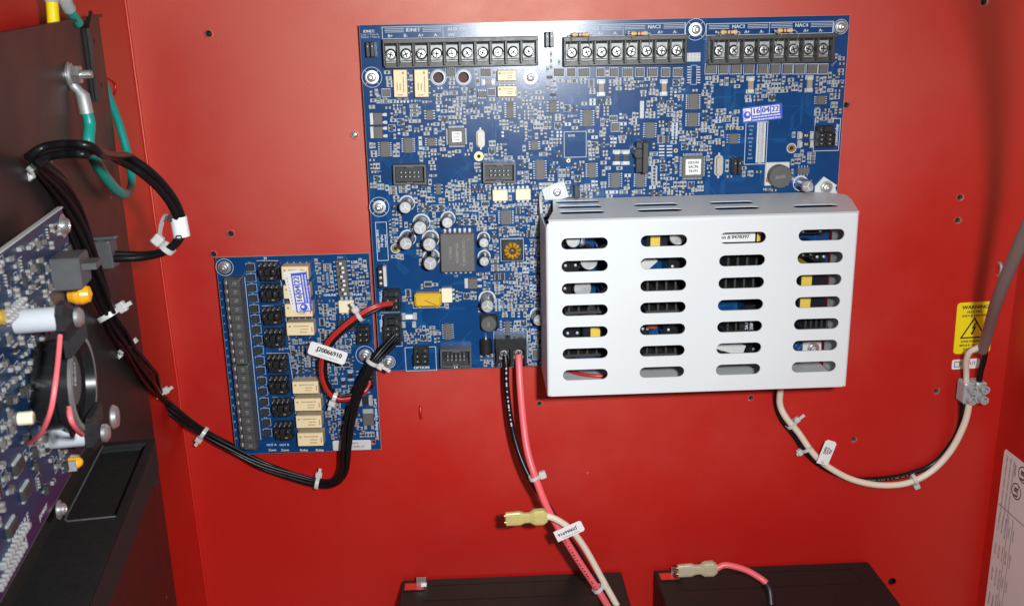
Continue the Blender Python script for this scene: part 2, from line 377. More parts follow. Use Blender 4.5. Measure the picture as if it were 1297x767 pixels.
def qfp(b, w_, h_, lw, lh, txt):
    b.cbox(0, 0, .3, w_ * .84, h_ * .84, 2.0, 'chip_epoxy', .3)
    for k in range(4):
        b.M = RZ(90 * k); W_, H_ = (w_, h_) if k % 2 == 0 else (h_, w_)
        for i in range(14):
            y = (i - 6.5) * H_ * .72 / 13; b.box(W_ * .47, y, .06, W_ * .08, .32, .2, 'tin'); b.box(W_ * .43, y, .2, .4, .32, .9, 'tin')
    b.M = Matrix.Identity(4)
    b.cbox(.2, 0, 2.3, lw, lh, .1, 'label_white', .25)
    for i, t in enumerate(txt): b.text(t, .2, (len(txt) / 2 - i - .5) * lh * .8 / len(txt), lh * .22, 2.42, 'ink')
def dpak(b, w_, h_):
    b.box(-w_ * .38, 0, .06, w_ * .24, h_ * .95, .5, 'tin'); b.cbox(w_ * .06, 0, .1, w_ * .62, h_, 2.2, 'chip_epoxy', .25)
    for s_ in (-1, 1): b.box(w_ * .44, s_ * h_ * .32, .06, w_ * .16, h_ * .18, .4, 'tin'); b.box(w_ * .56, s_ * h_ * .32, .04, w_ * .2, h_ * .26, .1, 'solder')
def ecap(b, r, h, silver=False):
    """radial electrolytic: sleeve or bare can, crimped rim, vent scored in the bright top, pale polarity stripe down one side"""
    side = 'can_silver' if silver else 'can_sleeve'
    b.lathe([(r * .9, .1), (r, .6), (r, 1.6), (r * .95, 2.0), (r * .95, 2.5), (r, 2.9), (r, h - .7), (r * .97, h - .25), (r * .9, h)], side, seg=26, cap=False, ms=[side] * 6 + ['can_silver'] * 2)
    b.lathe([(r * .9, h), (r * .84, h - .14)], 'can_top', seg=26)
    for k in range(3): b.M = RZ(90 + 120 * k); b.box(r * .36, 0, h - .145, r * .7, r * .08, .04, 'label_white')
    b.M = Matrix.Identity(4)
    for i in range(4):
        a0, a1 = (math.radians(-24 + 12 * i + d) for d in (0, 12)); q = r * 1.004
        b.add([(q * math.cos(a0), q * math.sin(a0), 3.2), (q * math.cos(a1), q * math.sin(a1), 3.2), (q * math.cos(a1), q * math.sin(a1), h - .8), (q * math.cos(a0), q * math.sin(a0), h - .8)], [(0, 1, 2, 3)], 'can_stripe' if not silver else 'hole_dark', True)
def relay(b, w_, h_, hz, vert=False):
    """cream signal relay, printed on top, lettering along its long side"""
    b.cbox(0, 0, .4, w_, h_, hz, 'relay_side', .3, 'relay_cream')
    lw, lh = (w_, h_)
    if vert: b.M = RZ(-90); lw, lh = h_, w_
    z = hz + .42
    b.add([(-lw * .38 + x * .6, lh * .2 + y * .6, z) for x, y in ((-1, -1), (1, -1), (1, 1), (-1, 1))], [(0, 1, 2, 3)], 'relay_print')
    for yy, x0, x1 in ((.22, -.24, .3), (-.02, .0, .26), (-.24, -.02, .24)):
        x = x0
        while x < x1:
            q = random.uniform(.02, .045); b.flat((x + q / 2) * lw, yy * lh, q * lw, lh * .09, z, 'relay_print'); x += q + .012
    b.flat(lw * .42, -lh * .05, lw * .028, lh * .4, z, 'band_red')
    for i in range(4):
        for s_ in (-1, 1): b.box((i - 1.5) * lw * .24, s_ * (lh / 2 + .35), .06, .55, .8, .4, 'tin')
def opto(b, w_, h_, horiz=True):
    if not horiz: b.M = RZ(90); w_, h_ = h_, w_
    b.cbox(0, 0, .4, w_, h_ * .74, 3.0, 'opto_cream', .3)
    for i in range(3):
        for s_ in (-1, 1): b.box((i - 1) * w_ * .3, s_ * h_ * .45, .06, w_ * .16, h_ * .18, .3, 'tin'); b.box((i - 1) * w_ * .3, s_ * h_ * .385, .3, w_ * .16, .35, 1.5, 'tin')
def smd_tan(b, w_, h_, body='ceramic_tan'):
    """big chip component with silver ends above and below"""
    b.box(0, 0, .1, w_ * .62, h_ * .46, 1.3, body)
    for s_ in (-1, 1): b.cbox(0, s_ * h_ * .34, .08, w_ * .72, h_ * .22, 1.4, 'tin', .12); b.flat(0, s_ * h_ * .38, w_ * .98, h_ * .24, .05, 'solder')
def box_header(b, w_, h_, n):
    t = 1.1; hz = 8.5
    b.box(0, h_ / 2 - t / 2, .1, w_, t, hz, 'socket_grey'); b.box(-w_ / 2 + t / 2, 0, .1, t, h_ - 2 * t, hz, 'socket_grey'); b.box(w_ / 2 - t / 2, 0, .1, t, h_ - 2 * t, hz, 'socket_grey')
    for s_ in (-1, 1): b.box(s_ * (w_ / 4 + 1.0), -h_ / 2 + t / 2, .1, w_ / 2 - 2.0, t, hz, 'socket_grey')
    b.box(0, -h_ / 2 + t / 2, .1, 4, t, 5.0, 'socket_grey'); b.box(0, h_ / 2 - t - .25, 4.5, 4.2, .5, 4.1, 'chip_epoxy')
    b.box(0, 0, .15, w_ - 2 * t, h_ - 2 * t, 1.2, 'black_plastic')
    for i in range(n):
        for s_ in (-1, 1): b.box((i - (n - 1) / 2) * 2.54, s_ * 1.27, 1.3, .64, .64, 6.2, 'tin')
def molex(b, nx, ny, w_, h_, hz=9.0):
    """black square-pocket header"""
    b.cbox(0, 0, .1, w_, h_, hz * .55, 'black_plastic', .3)
    px, py = w_ / nx, h_ * .62 / ny
    for i in range(nx + 1): b.box(-w_ / 2 + i * px + (0.35 if i == 0 else -.35 if i == nx else 0), -h_ * .14, hz * .55, .7, h_ * .66, hz * .45, 'black_plastic')
    for j in range(ny + 1): b.box(0, -h_ * .14 - h_ * .31 + j * py, hz * .55, w_ - .02, .7, hz * .44, 'black_plastic')
    b.box(0, h_ * .36, hz * .55, w_ * .4, h_ * .2, hz * .5, 'black_plastic')
    for i in range(nx):
        b.lathe([(.75, hz * .55), (.75, hz * .62), (.3, hz * .66)], 'socket_grey', -w_ / 2 + (i + .5) * px, h_ * .30, 10)
        for j in range(ny): b.box(-w_ / 2 + (i + .5) * px, -h_ * .45 + (j + .5) * py, hz * .5, .64, .64, hz * .3, 'tin')
def shunt(b, w_, h_, hz=7.0):
    for s_ in (-1, 1): b.cbox(s_ * w_ * .26, 0, .3, w_ * .46, h_, hz, 'black_plastic', .35); b.box(s_ * w_ * .26, h_ * .2, hz + .3, .6, .6, .35, 'tin')
    b.box(0, 0, .1, w_ * 1.02, h_ * .5, 2.2, 'black_plastic')
def mscrew(b, r=3.2, pan=True):
    b.lathe([(r * 1.55, .05), (r * 1.55, .45), (r * 1.3, .5)], 'nickel', seg=24)
    b.lathe([(r, .5), (r, 1.7), (r * .8, 2.4), (r * .46, 2.6), (r * .40, 1.7), (.01, 1.5)], 'nickel', seg=24)
def tscrew(b, r=3.35):
    """captive combination screw: lock washer on a black shadow ring, round head with a cross slot, over a square clamp plate"""
    b.ring(0, 0, r * .72, r, .06, 'hole_dark', 26)  # black ring painted as the shadow round the washer
    b.tube([(r * .9 * math.cos(math.radians(a)), r * .9 * math.sin(math.radians(a)), .3) for a in range(30, 175, 12)], .22, 'nickel', 6)
    b.lathe([(r * .74, .06), (r * .74, 1.1), (r * .66, 1.4), (r * .52, 1.45)], 'nickel', seg=26, cap=False)
    b.lathe([(r * .52, 1.45), (r * .46, 1.0)], 'hole_dark', seg=24)
    for k in range(4):
        b.M = RZ(45 + 90 * k); b.poly([(r * .17, 0), (r * .34, -r * .18), (r * .46, -r * .17), (r * .50, 0), (r * .46, r * .17), (r * .34, r * .18)], 1.0, 1.4, 'nickel')
    b.M = Matrix.Identity(4)
def terminal_block(board, x0, x1, y0, y1, n, xs, tops):
    """barrier strip: base, dividing fins, clamp plates; the screws are parts of it"""
    cx, cy, w_, h_ = (x0 + x1) / 2, (y0 + y1) / 2, x1 - x0, y1 - y0
    b = MB(); hz = 9.5
    b.box(0, 0, .1, w_, h_, 3.6, 'barrier_black')
    b.cbox(0, h_ / 2 - 1.3, 3.7, w_, 2.6, hz - 4.2, 'barrier_black', .3); b.cbox(0, -h_ / 2 + 1.7, 3.7, w_, 3.4, 1.6, 'barrier_black', .4)
    pit = (xs[-1] - xs[0]) / (n - 1)
    for i in range(n + 1):
        x = xs[0] - pit / 2 + i * pit - cx; b.cbox(max(-w_ / 2 + .6, min(w_ / 2 - .6, x)), -.3, 3.7, 1.15, h_ - 3.4, hz - 3.4, 'barrier_black', .25)
    for i in range(n):
        x = xs[i] - cx; b.box(x, -.4, 4.0, pit - 2.2, h_ * .56, .55, 'clamp_plate'); b.box(x, -.4 - h_ * .30, 4.0, pit - 3.0, 1.2, 1.0, 'clamp_plate'); b.box(x, h_ * .30, 3.8, pit - 2.2, 1.0, .5, 'hole_dark'); b.box(x, -h_ * .25, 4.2, pit - 2.2, .5, .4, 'hole_dark')
    t = part(board, 'terminal_block', b, (cx, cy, 0))
    for i in range(n):
        me = cached(('terminal_screw',), tscrew)
        part(t, 'terminal_screw', me, (xs[i] - cx, -.4, 4.6), random.uniform(0, 360))
    return t

# small parts: joined, never more than a few pixels across
SK = 1.3
def chip2(b, x, y, r, kind, z=0.04):
    b.M = T(x, y, z) @ RZ(r) @ Matrix.Scale(SK, 4)
    if kind == 'r':
        b.box(0, 0, .05, 1.1, .95, .5, 'resistor_black')
        for s_ in (-1, 1): b.box(s_ * .85, 0, .03, .65, 1.05, .56, 'chip_metal')
    elif kind == 'c':
        b.box(0, 0, .05, 1.0, 1.0, .8, 'ceramic_dark')
        for s_ in (-1, 1): b.box(s_ * .8, 0, .03, .7, 1.1, .85, 'chip_metal')
    elif kind == 's':
        b.box(0, 0, .15, 2.6, 1.3, .9, 'chip_dark'); b.box(0, 1.0, .03, .5, .9, .3, 'chip_metal')
        for s_ in (-1, 1): b.box(s_ * .9, -1.0, .03, .5, .9, .3, 'chip_metal')
    elif kind == 'd':
        b.box(0, 0, .1, 2.2, 1.4, .9, 'chip_epoxy'); b.flat(-.7, 0, .3, 1.38, 1.01, 'silk')
        for s_ in (-1, 1): b.box(s_ * 1.35, 0, .03, .8, 1.0, .4, 'chip_metal')
    elif kind == 'p':
        for s_ in (-1, 1): b.box(s_ * .8, 0, .02, .9, 1.1, .12, 'solder')
    elif kind == 'a':
        b.box(0, 0, .1, 3.2, 1.4, .5, 'resistor_black')
        for i in range(4):
            for s_ in (-1, 1): b.box((i - 1.5) * .85, s_ * .85, .03, .45, .6, .5, 'chip_metal')
    b.M = Matrix.Identity(4)
EXT = {k: (a * SK * .96, c * SK * .96) for k, (a, c) in dict(r=(1.3, .62), c=(1.25, .65), s=(1.45, 1.5), d=(1.8, .8), p=(1.35, .65), a=(1.8, 1.25)).items()}
class Occ:
    def __init__(s, x0, y0, x1, y1, g=.5): s.x0, s.y0, s.g = x0, y0, g; s.nx, s.ny = int((x1 - x0) / g) + 1, int((y1 - y0) / g) + 1; s.a = bytearray(s.nx * s.ny); s.x1, s.y1 = x1, y1
    def rng(s, x0, y0, x1, y1): return max(0, int((x0 - s.x0) / s.g)), max(0, int((y0 - s.y0) / s.g)), min(s.nx - 1, int((x1 - s.x0) / s.g)), min(s.ny - 1, int((y1 - s.y0) / s.g))
    def mark(s, x0, y0, x1, y1):
        a, b, c, d = s.rng(x0, y0, x1, y1)
        for j in range(b, d + 1):
            for i in range(a, c + 1): s.a[j * s.nx + i] = 1
    def free(s, x0, y0, x1, y1):
        if x0 < s.x0 + .8 or y0 < s.y0 + .8 or x1 > s.x1 - .8 or y1 > s.y1 - .8: return False
        a, b, c, d = s.rng(x0, y0, x1, y1)
        return not any(s.a[j * s.nx + i] for j in range(b, d + 1) for i in range(a, c + 1))
def scatter(occ, mbp, mbs, n, regions, pre='RCQDU', zs=.06, textrate=.55):
    done = 0; tries = 0
    while done < n and tries < n * 60:
        tries += 1
        x0, y0, x1, y1 = random.choice(regions)
        x, y = random.uniform(x0, x1), random.uniform(y0, y1)
        kind = random.choices('rcsdpa', (34, 27, 19, 9, 4, 7))[0]; rot = random.choice((0, 90))
        ex, ey = EXT[kind]
        if rot: ex, ey = ey, ex
        cnt = random.choice((1, 1, 2, 2, 3, 4, 5)); step = (0, 2 * ey + .45) if rot == 0 else (2 * ex + .45, 0)
        if random.random() < .25: step = (2 * ex + .5, 0) if rot == 0 else (0, 2 * ey + .5)
        for k in range(cnt):
            px, py = x + k * step[0], y + k * step[1]
            if not occ.free(px - ex, py - ey, px + ex, py + ey): break
            occ.mark(px - ex, py - ey, px + ex, py + ey); chip2(mbp, px, py, rot, kind); done += 1
            q = random.random()
            if q < textrate:
                tx, ty = (px + ex + 1.5, py) if random.random() < .6 else (px, py + ey + .7)
                if occ.free(tx - 1.2, ty - .45, tx + 1.2, ty + .45):
                    mbs.text(random.choice(pre) + str(random.randint(1, 60)), tx, ty, 1.5, zs, 'silk'); occ.mark(tx - 1.2, ty - .45, tx + 1.2, ty + .45)
            if q > .45: mbs.rect(px - ex - .1, py - ey - .1, px + ex + .1, py + ey + .1, .22, zs + .01, 'silk')
    return done
def traces(mb, occ, n, x0, y0, x1, y1, avoid=()):
    def clear(ax, ay, bx, by):
        for t in range(5):
            x, y = ax + (bx - ax) * t / 4, ay + (by - ay) * t / 4
            if any((x - c[0]) ** 2 + (y - c[1]) ** 2 < c[2] ** 2 for c in avoid): return False
        return True
    for _ in range(n):
        x, y = random.uniform(x0, x1), random.uniform(y0, y1); k = random.randint(1, 5); a = random.choice((0, 90, 180, 270))
        segs = []
        for s_ in range(random.randint(2, 4)): segs.append((a, random.uniform(3, 17))); a += random.choice((-45, 45))
        for i in range(k):
            px, py = x + i * .75, y + i * .75
            for a_, ln in segs:
                qx, qy = px + ln * math.cos(math.radians(a_)), py + ln * math.sin(math.radians(a_))
                if not (x0 < qx < x1 and y0 < qy < y1) or not clear(px, py, qx, qy): break
                mb.line(px, py, qx, qy, .34, .012 + .0007 * random.randint(0, 20), 'trace'); px, py = qx, qy
            if occ.free(px - .5, py - .5, px + .5, py + .5): mb.ring(px, py, .15, .36, .035, 'solder', 8)
def holed_ring(mbs, x, y, r, z=.05, arcs=True):
    mbs.ring(x, y, r - .3, r, z, 'silk', 32)
    if arcs:
        for k in range(4): a = math.radians(45 + 90 * k); mbs.line(x + (r - .3) * math.cos(a), y + (r - .3) * math.sin(a), x + r * .72 * math.cos(a), y + r * .72 * math.sin(a), .28, z + .01, 'silk')
    mbs.ring(x, y, r * .25, r * .62, .03, 'solder', 24)

# ================================================================== the main board
BW, BH = 286.0, 210.6
mb_t = thing('circuit_board', 'large blue circuit board crowded with parts below three barrier terminal strips', 'circuit board', (0, 0, 0))
MBD = mb_t
occ = Occ(0, -BH, BW, 0)
silk = MB(); smd = MB(); tr = MB()
grom = [P(555.4, 98.2), P(587.2, 98)]
sub = MB()
plate_with_holes(sub, [(0, 0), (0, -BH), (283.3, -BH), (283.3, -109), (BW, -106), (BW, 0)], [circle(g.x, g.y, 3.3) for g in grom], -1.6, -.02, 'laminate')
plate_with_holes(sub, [(.12, -.12), (.12, -BH + .12), (283.2, -BH + .12), (283.2, -109), (BW - .12, -106), (BW - .12, -.12)], [circle(g.x, g.y, 3.35) for g in grom], -.02, 0, 'solder_mask')
part(MBD, 'board_panel', sub)
for g in grom:
    silk.ring(g.x, g.y, 4.2, 4.7, .05, 'silk', 24); silk.ring(g.x, g.y, 3.3, 4.0, .04, 'solder', 24); occ.mark(g.x - 5, g.y - 5, g.x + 5, g.y + 5)
    g2 = MB(); g2.lathe([(3.9, .06), (3.2, .1), (3.2, -1.5), (3.2, -7.5)], 'solder', seg=20, cap=False, ms=['solder', 'solder', 'hole_dark']); g2.lathe([(3.2, -7.4), (.01, -7.4)], 'eyelet_shade', seg=20); part(MBD, 'eyelet', g2, g)  # dark sleeve and brown disc paint the shade seen through the hole
def keep(c, w_, h_, m=.6): occ.mark(c.x - w_ / 2 - m, c.y - h_ / 2 - m, c.x + w_ / 2 + m, c.y + h_ / 2 + m)
# --- terminal strips
TB = [([494.6 + 19.43 * i for i in range(10)], 65.0, -.17, 486, 681.5, 47, 86.5), ([724 + 19.0 * i for i in range(8)], 62.4, -.25, 713, 869.5, 45, 84.5), ([910.9 + 18.8 * i for i in range(8)], 59.0, -.33, 897, 1057, 43, 82)]
NAMES = [['B+', 'B-', 'A+', 'A-', '24V', 'COM', '', '', '', ''], ['', '', 'A+', 'A-', 'B+', 'B-', 'A+', 'A-'], ['B+', 'B-', 'A+', 'A-', 'B+', 'B-', 'A+', 'A-']]
tb_geo = []
for (us, v0, dv, ua, ub, va, vb), nm in zip(TB, NAMES):
    xs = [P(u, v0 + dv * i, 5).x for i, u in enumerate(us)]
    ym = (P(us[0], va, 5).y, P(us[0], vb, 4).y)
    um = (us[0] + us[-1]) / 2
    y1 = P(um, va - .0, 6).y - .3; y0 = P(um, vb - 1.5, 3).y
    x0, x1 = P(ua, 65, 4).x, P(ub, 62, 4).x
    terminal_block(MBD, x0, x1, y0, y1, len(us), xs, nm)
    occ.mark(x0 - 1, y0 - .5, x1 + 1, 0); tb_geo.append((xs, y0, y1, x0, x1))
    yl = y1 + 1.6
    for x, t in zip(xs, nm):
        if t: silk.text(t, x, yl, 2.5, .06, 'silk')
    silk.rect(x0 - .6, yl - 1.5, x1 - .4, yl + 5.0, .35, .05, 'silk')
    segs = [(x0, xs[3] + 4, 'IDNET'), (xs[3] + 4, xs[6] - 4, 'AUX PWR')] if len(us) == 10 else [(x0, xs[3] + 4.4, 'NAC1' if us[0] < 800 else 'NAC3'), (xs[3] + 4.4, x1, 'NAC2' if us[0] < 800 else 'NAC4')]
    for a, c, t in segs:
        silk.line(c, yl - 1.5, c, yl + 5.0, .3, .07, 'silk'); m_ = (a + c) / 2; silk.text(t, m_, yl + 3.1, 2.9, .06, 'silk')
        if t != 'AUX PWR':
            for dy in (2.2, 3.1, 4.0):
                silk.line(a + 1, yl + dy, m_ - 5.5, yl + dy, .3, .055, 'silk'); silk.line(m_ + 5.5, yl + dy, c - 1, yl + dy, .3, .055, 'silk')
# --- mounting screws
for u, v, r in ((471, 98, 5.9), (672, 98, 6.6), (881, 37.5, 6.2), (1065, 34, 4.3), (480.4, 262, 6.0), (492.4, 458, 4.2)):
    c = P(u, v); holed_ring(silk, c.x, c.y, r, arcs=r > 5); part(MBD, 'mounting_screw', cached(('mounting_screw', r > 5), lambda b: mscrew(b, 2.55 if r > 5 else 2.2)), c); keep(c, 2 * r, 2 * r)
    st = MB(); st.lathe([(3, ZP), (3, -1.6)], 'nickel', seg=6, smooth=False); part(MBD, 'standoff', st, (c.x, c.y, 0))
# --- chips with legs: (u0,v0,u1,v1,pins per side,horizontal)
ICS = [(604.5, 113.5, 616.4, 125, 4, 1), (639, 129, 653, 150, 7, 0), (692.4, 127, 707.5, 143, 4, 0), (868.5, 118.6, 887, 139, 8, 0), (868, 142.5, 886, 160.5, 8, 0), (1031, 121, 1047, 132.5, 4, 0),
       (920, 169, 937, 182, 4, 0), (1009, 209.7, 1024.6, 222.5, 4, 1), (735, 138.5, 752.6, 160.5, 7, 0), (814.5, 154.6, 831.5, 175, 7, 0), (669.5, 178, 684, 190, 4, 0), (675.4, 202, 692.4, 227.5, 8, 0),
       (741.6, 205.5, 757, 225, 7, 0), (770.4, 218, 788, 237.7, 7, 0), (802.7, 219, 818.8, 237, 7, 0), (479, 179, 496, 198.7, 7, 0), (508.7, 174, 525.7, 193.6, 7, 0), (538.4, 174, 553.7, 185, 4, 0),
       (537.5, 138.5, 551, 152, 4, 0), (631, 265.7, 650.6, 284, 8, 0), (560, 409, 574.7, 429.4, 7, 0), (638, 406, 648, 421, 4, 0), (550, 232, 561, 246, 3, 0), (566, 367, 572, 374, 3, 0)]
for u0, v0, u1, v1, n, hz in ICS:
    c, w_, h_ = R(u0, v0, u1, v1); part(MBD, 'chip', soic(w_, h_, n, bool(hz)), c, random.uniform(-2, 1.2)); keep(c, w_, h_)
FLAT = [(564.7, 85.5, 576.6, 98), (608, 86.3, 622.4, 97.4), (483.8, 112.6, 494.3, 122.8), (618, 112, 627.5, 121), (774, 155, 785, 166.5), (870, 190, 872, 192), (674.7, 442, 686.7, 455), (1038, 118, 1039, 119)]
for a, c in ((701, 714.5), (718, 729), (732, 747), (755.5, 766), (772, 783), (788, 801.5), (804.7, 816), (820, 833), (837.5, 848.5), (852.7, 864.6)): FLAT.append((a, 86, c, 97.4))
for a, c in ((893, 907.5), (910, 922.4), (924.5, 939), (942, 955), (959, 972), (974, 988), (990.6, 1004), (1005, 1019.5), (1021, 1035.6), (1036.4, 1048.6)): FLAT.append((a, 81, c, 94))
for u0, v0, u1, v1 in FLAT:
    if u1 - u0 < 5: continue
    c, w_, h_ = R(u0, v0, u1, v1); part(MBD, 'chip', flatchip(w_ * .86, h_ * .86), c, random.uniform(-2, 2)); keep(c, w_, h_, .2)
    silk.rect(c.x - w_ / 2, c.y - h_ / 2, c.x + w_ / 2, c.y + h_ / 2, .28, .05, 'silk')
for u0, v0, u1, v1, lw, lh, t in ((565.5, 159.7, 591, 186, 6.0, 6.6, ('11086', '01SFC', '12085')), (861, 194.5, 892.5, 227, 9.6, 9.6, ('LED101', 'SACP6', 'TK1P1'))):
    c, w_, h_ = R(u0, v0, u1, v1); q = MB(); qfp(q, w_, h_, lw, lh, t); part(MBD, 'processor_chip', q, c); keep(c, w_, h_)
for u0, v0, u1, v1 in ((468, 142.7, 488, 158), (468.5, 159.7, 488.5, 175.5), (587.7, 351.8, 608, 364.7)):
    c, w_, h_ = R(u0, v0, u1, v1); part(MBD, 'power_transistor', cached(('power_transistor', round(w_)), lambda b: dpak(b, w_ * .92, h_)), c); keep(c, w_ + 1.5, h_)
# --- relays, optocouplers
for u0, v0, u1, v1, vert in ((498.5, 88.4, 516, 123.3, 1), (525, 88, 542.8, 123.3, 1), (630, 89, 654.6, 102.5, 0), (630, 109, 654.6, 122.5, 0)):
    c, w_, h_ = R(u0, v0, u1, v1, 5); q = MB(); relay(q, w_, h_, 5.2, bool(vert)); part(MBD, 'relay', q, (c.x, c.y, 0), -.7); keep(c, w_, h_)
for u0, v0, u1, v1, hz in ((624, 238, 643, 257, 1), (653.4, 237, 672, 256, 1), (557, 365, 575, 383, 0)):
    c, w_, h_ = R(u0, v0, u1, v1, 3); part(MBD, 'optocoupler', cached(('optocoupler', hz), lambda b: opto(b, w_, h_, hz == 1)), (c.x, c.y, 0)); keep(c, w_, h_)
# --- big chip components with silver ends
for u0, v0, u1, v1, bd in ((756, 100.7, 766.5, 122, 'ceramic_tan'), (835.7, 100.7, 845.5, 121.5, 'ceramic_tan'), (945, 97, 955.5, 118.6, 'ceramic_tan'), (1019.5, 95.7, 1030, 117, 'ceramic_tan'), (776, 190, 786, 209, 'resistor_black'), (787, 190, 797.6, 209, 'resistor_black')):
    c, w_, h_ = R(u0, v0, u1, v1); q = MB()
    if bd == 'resistor_black': q.M = RZ(0)
    smd_tan(q, w_, h_, bd); part(MBD, 'chip_resistor', q, c); keep(c, w_, h_)
for v0, v1 in ((166.5, 176.5), (177.5, 187.5)):
    c, w_, h_ = R(1010, v0, 1030.5, v1); q = MB(); q.M = RZ(90); smd_tan(q, h_, w_, 'resistor_black'); q.M = Matrix.Identity(4); q.text('R5', 0, 0, 2.0, 1.42, 'silk'); part(MBD, 'chip_resistor', q, c); keep(c, w_, h_)
for u0, v0, u1, v1 in ((610, 100, 627, 108), (509, 396, 528, 405), (509, 407, 527, 415)):
    c, w_, h_ = R(u0, v0, u1, v1); q = MB(); q.M = RZ(90); smd_tan(q, h_, w_, 'ceramic_tan' if v0 < 200 else 'label_white' if v0 < 400 else 'solder_mask'); part(MBD, 'chip_capacitor', q, c); keep(c, w_, h_)
# --- crystals
for u0, v0, u1, v1 in ((603.5, 164, 614, 187), (904.5, 196, 915.5, 223)):
    c, w_, h_ = R(u0, v0, u1, v1); q = MB(); q.poly(stadium(0, 0, h_, w_), .1, .7, 'crystal_can'); q.poly(stadium(0, 0, h_ * .86, w_ * .68), .7, 3.3, 'crystal_can')
    for s_ in (-1, 1): q.box(s_ * h_ * .54, 0, .05, 1.4, 1.0, .5, 'tin')
    part(MBD, 'crystal', q, c, 90); keep(c, w_, h_ + 2)
# --- box headers
for u0, v0, u1, v1 in ((498.5, 208.5, 540, 233.5), (612, 206, 653, 231.5), (556, 439, 599, 467)):
    c, w_, h_ = R(u0, v0, u1, v1, 7); part(MBD, 'ribbon_header', cached(('ribbon_header',), lambda b: box_header(b, w_, h_, 5)), (c.x, c.y, 0), -.8); keep(c, w_, h_)
# --- pocket connectors
for u0, v0, u1, v1, nx, ny in ((1036, 160, 1057, 186, 2, 3), (486, 368, 507, 394, 2, 2), (486, 401, 508, 436, 2, 3), (524, 441, 543, 462, 2, 2)):
    c, w_, h_ = R(u0, v0, u1, v1, 7); q = MB(); molex(q, nx, ny, w_, h_); part(MBD, 'socket', q, (c.x, c.y, 0), -.8); keep(c, w_, h_)
for u0, v0, u1, v1 in ((464, 53, 475, 72.5), (690, 40, 701, 60), (927, 200, 938, 220)):
    c, w_, h_ = R(u0, v0, u1, v1, 4); q = MB(); shunt(q, w_, h_); part(MBD, 'jumper', q, (c.x, c.y, 0)); keep(c, w_, h_)
c, w_, h_ = R(479, 337, 489.6, 363, 4); q = MB(); q.cbox(-.8, 0, .1, w_ * .6, h_, 7, 'black_plastic', .3)
for k in range(3): q.lathe([(.9, 7.1), (.9, 7.5), (.4, 7.6)], 'tin', -.8, (k - 1) * 3.6, 10)
q.box(w_ * .3, 0, .1, w_ * .4, h_ * .96, 4.5, 'label_grey'); part(MBD, 'jumper', q, (c.x, c.y, 0)); keep(c, w_, h_)
# --- electrolytic capacitors (base pixel, top pixel, radius px)
for ub, vb, r, h, sv, a in ((515.5, 257.3, 8.4, 15, 0, 120), (534, 281.5, 9.3, 17, 0, 70), (516.5, 301, 8.8, 17, 0, 20), (545.5, 302, 9.3, 17, 0, 100), (546.5, 325.5, 9.4, 17, 0, 60), (567.5, 276.5, 7.8, 14, 0, 10), (612.7, 301.5, 6.9, 14, 0, 200),
                              (613.2, 324.5, 6.9, 14, 0, -70), (617, 378, 9.2, 17, 0, 110), (680.3, 398, 7.8, 13, 1, 90), (1014, 232, 8.2, 13, 1, 215)):
    cb = P(ub, vb); rr = r * .455; q = MB(); ecap(q, rr, h, bool(sv)); part(MBD, 'capacitor', q, cb, a); keep(cb, rr * 2.1, rr * 2.1, .3); ct = P(ub, vb) - Vector((0, h * .48, 0)); keep(ct, rr * 1.6, rr * 1.6, 0)
    silk.ring(cb.x, cb.y, rr * 1.16, rr * 1.28, .05, 'silk', 24); silk.ring(cb.x, cb.y, rr * 1.02, rr * 1.16, .045, 'silk', 12, 0, 180)
# --- converter module, inductors
c, w_, h_ = R(557, 293, 602.5, 347, 6); q = MB(); q.cbox(0, 0, .3, w_ - 1, h_ - 2.6, 6.4, 'chip_epoxy', .5)
for i, t in enumerate(('COILTRONICS', 'VP5-0083TR', '29/0211')): q.text(t, 3.6 - i * 4.1, 0, 2.5, 6.73, 'slot_grey', -90, 1.0)
q.lathe([(.55, 6.71), (.5, 6.73)], 'slot_grey', 6.8, 8.4, 12)
for i in range(6):
    for s_ in (-1, 1): q.box((i - 2.5) * 3.0, s_ * (h_ / 2 - .4), .1, 1.4, 2.4, .8, 'tin'); q.box((i - 2.5) * 3.0, s_ * (h_ / 2 - 1.2), .4, 1.2, .6, 2.8, 'tin')
part(MBD, 'transformer', q, (c.x, c.y, 0), -.6); keep(c, w_, h_)
c, w_, h_ = R(634.5, 302, 663, 330); q = MB(); q.cbox(0, 0, .1, w_ * .93, h_ * .93, 2.2, 'black_plastic', .4); R0, r0 = 3.6, 1.75
vv = []; ff = []; n1, n2 = 44, 8
for i in range(n1):
    for j in range(n2):
        a = 2 * math.pi * i / n1; e = 2 * math.pi * j / n2; rr = r0 * (1.12 if i % 2 else .92); vv.append(((R0 + rr * math.cos(e)) * math.cos(a), (R0 + rr * math.cos(e)) * math.sin(a), 3.8 + rr * math.sin(e)))
for i in range(n1):
    for j in range(n2): ff.append((i * n2 + j, ((i + 1) % n1) * n2 + j, ((i + 1) % n1) * n2 + (j + 1) % n2, i * n2 + (j + 1) % n2))
q.add(vv, [f for i, f in enumerate(ff) if (i // n2) % 4 < 2], 'toroid_wind', False); q.add(vv, [f for i, f in enumerate(ff) if (i // n2) % 4 >= 2], 'copper_wire', False); q.lathe([(1.2, 2.3), (.8, 3.0)], 'copper_wire', seg=10); t_ = part(MBD, 'toroid_inductor', q, (c.x, c.y, 0)); keep(c, w_, h_)
silk.rect(c.x - w_ / 2, c.y - h_ / 2, c.x + w_ / 2, c.y + h_ / 2, .3, .05, 'silk')
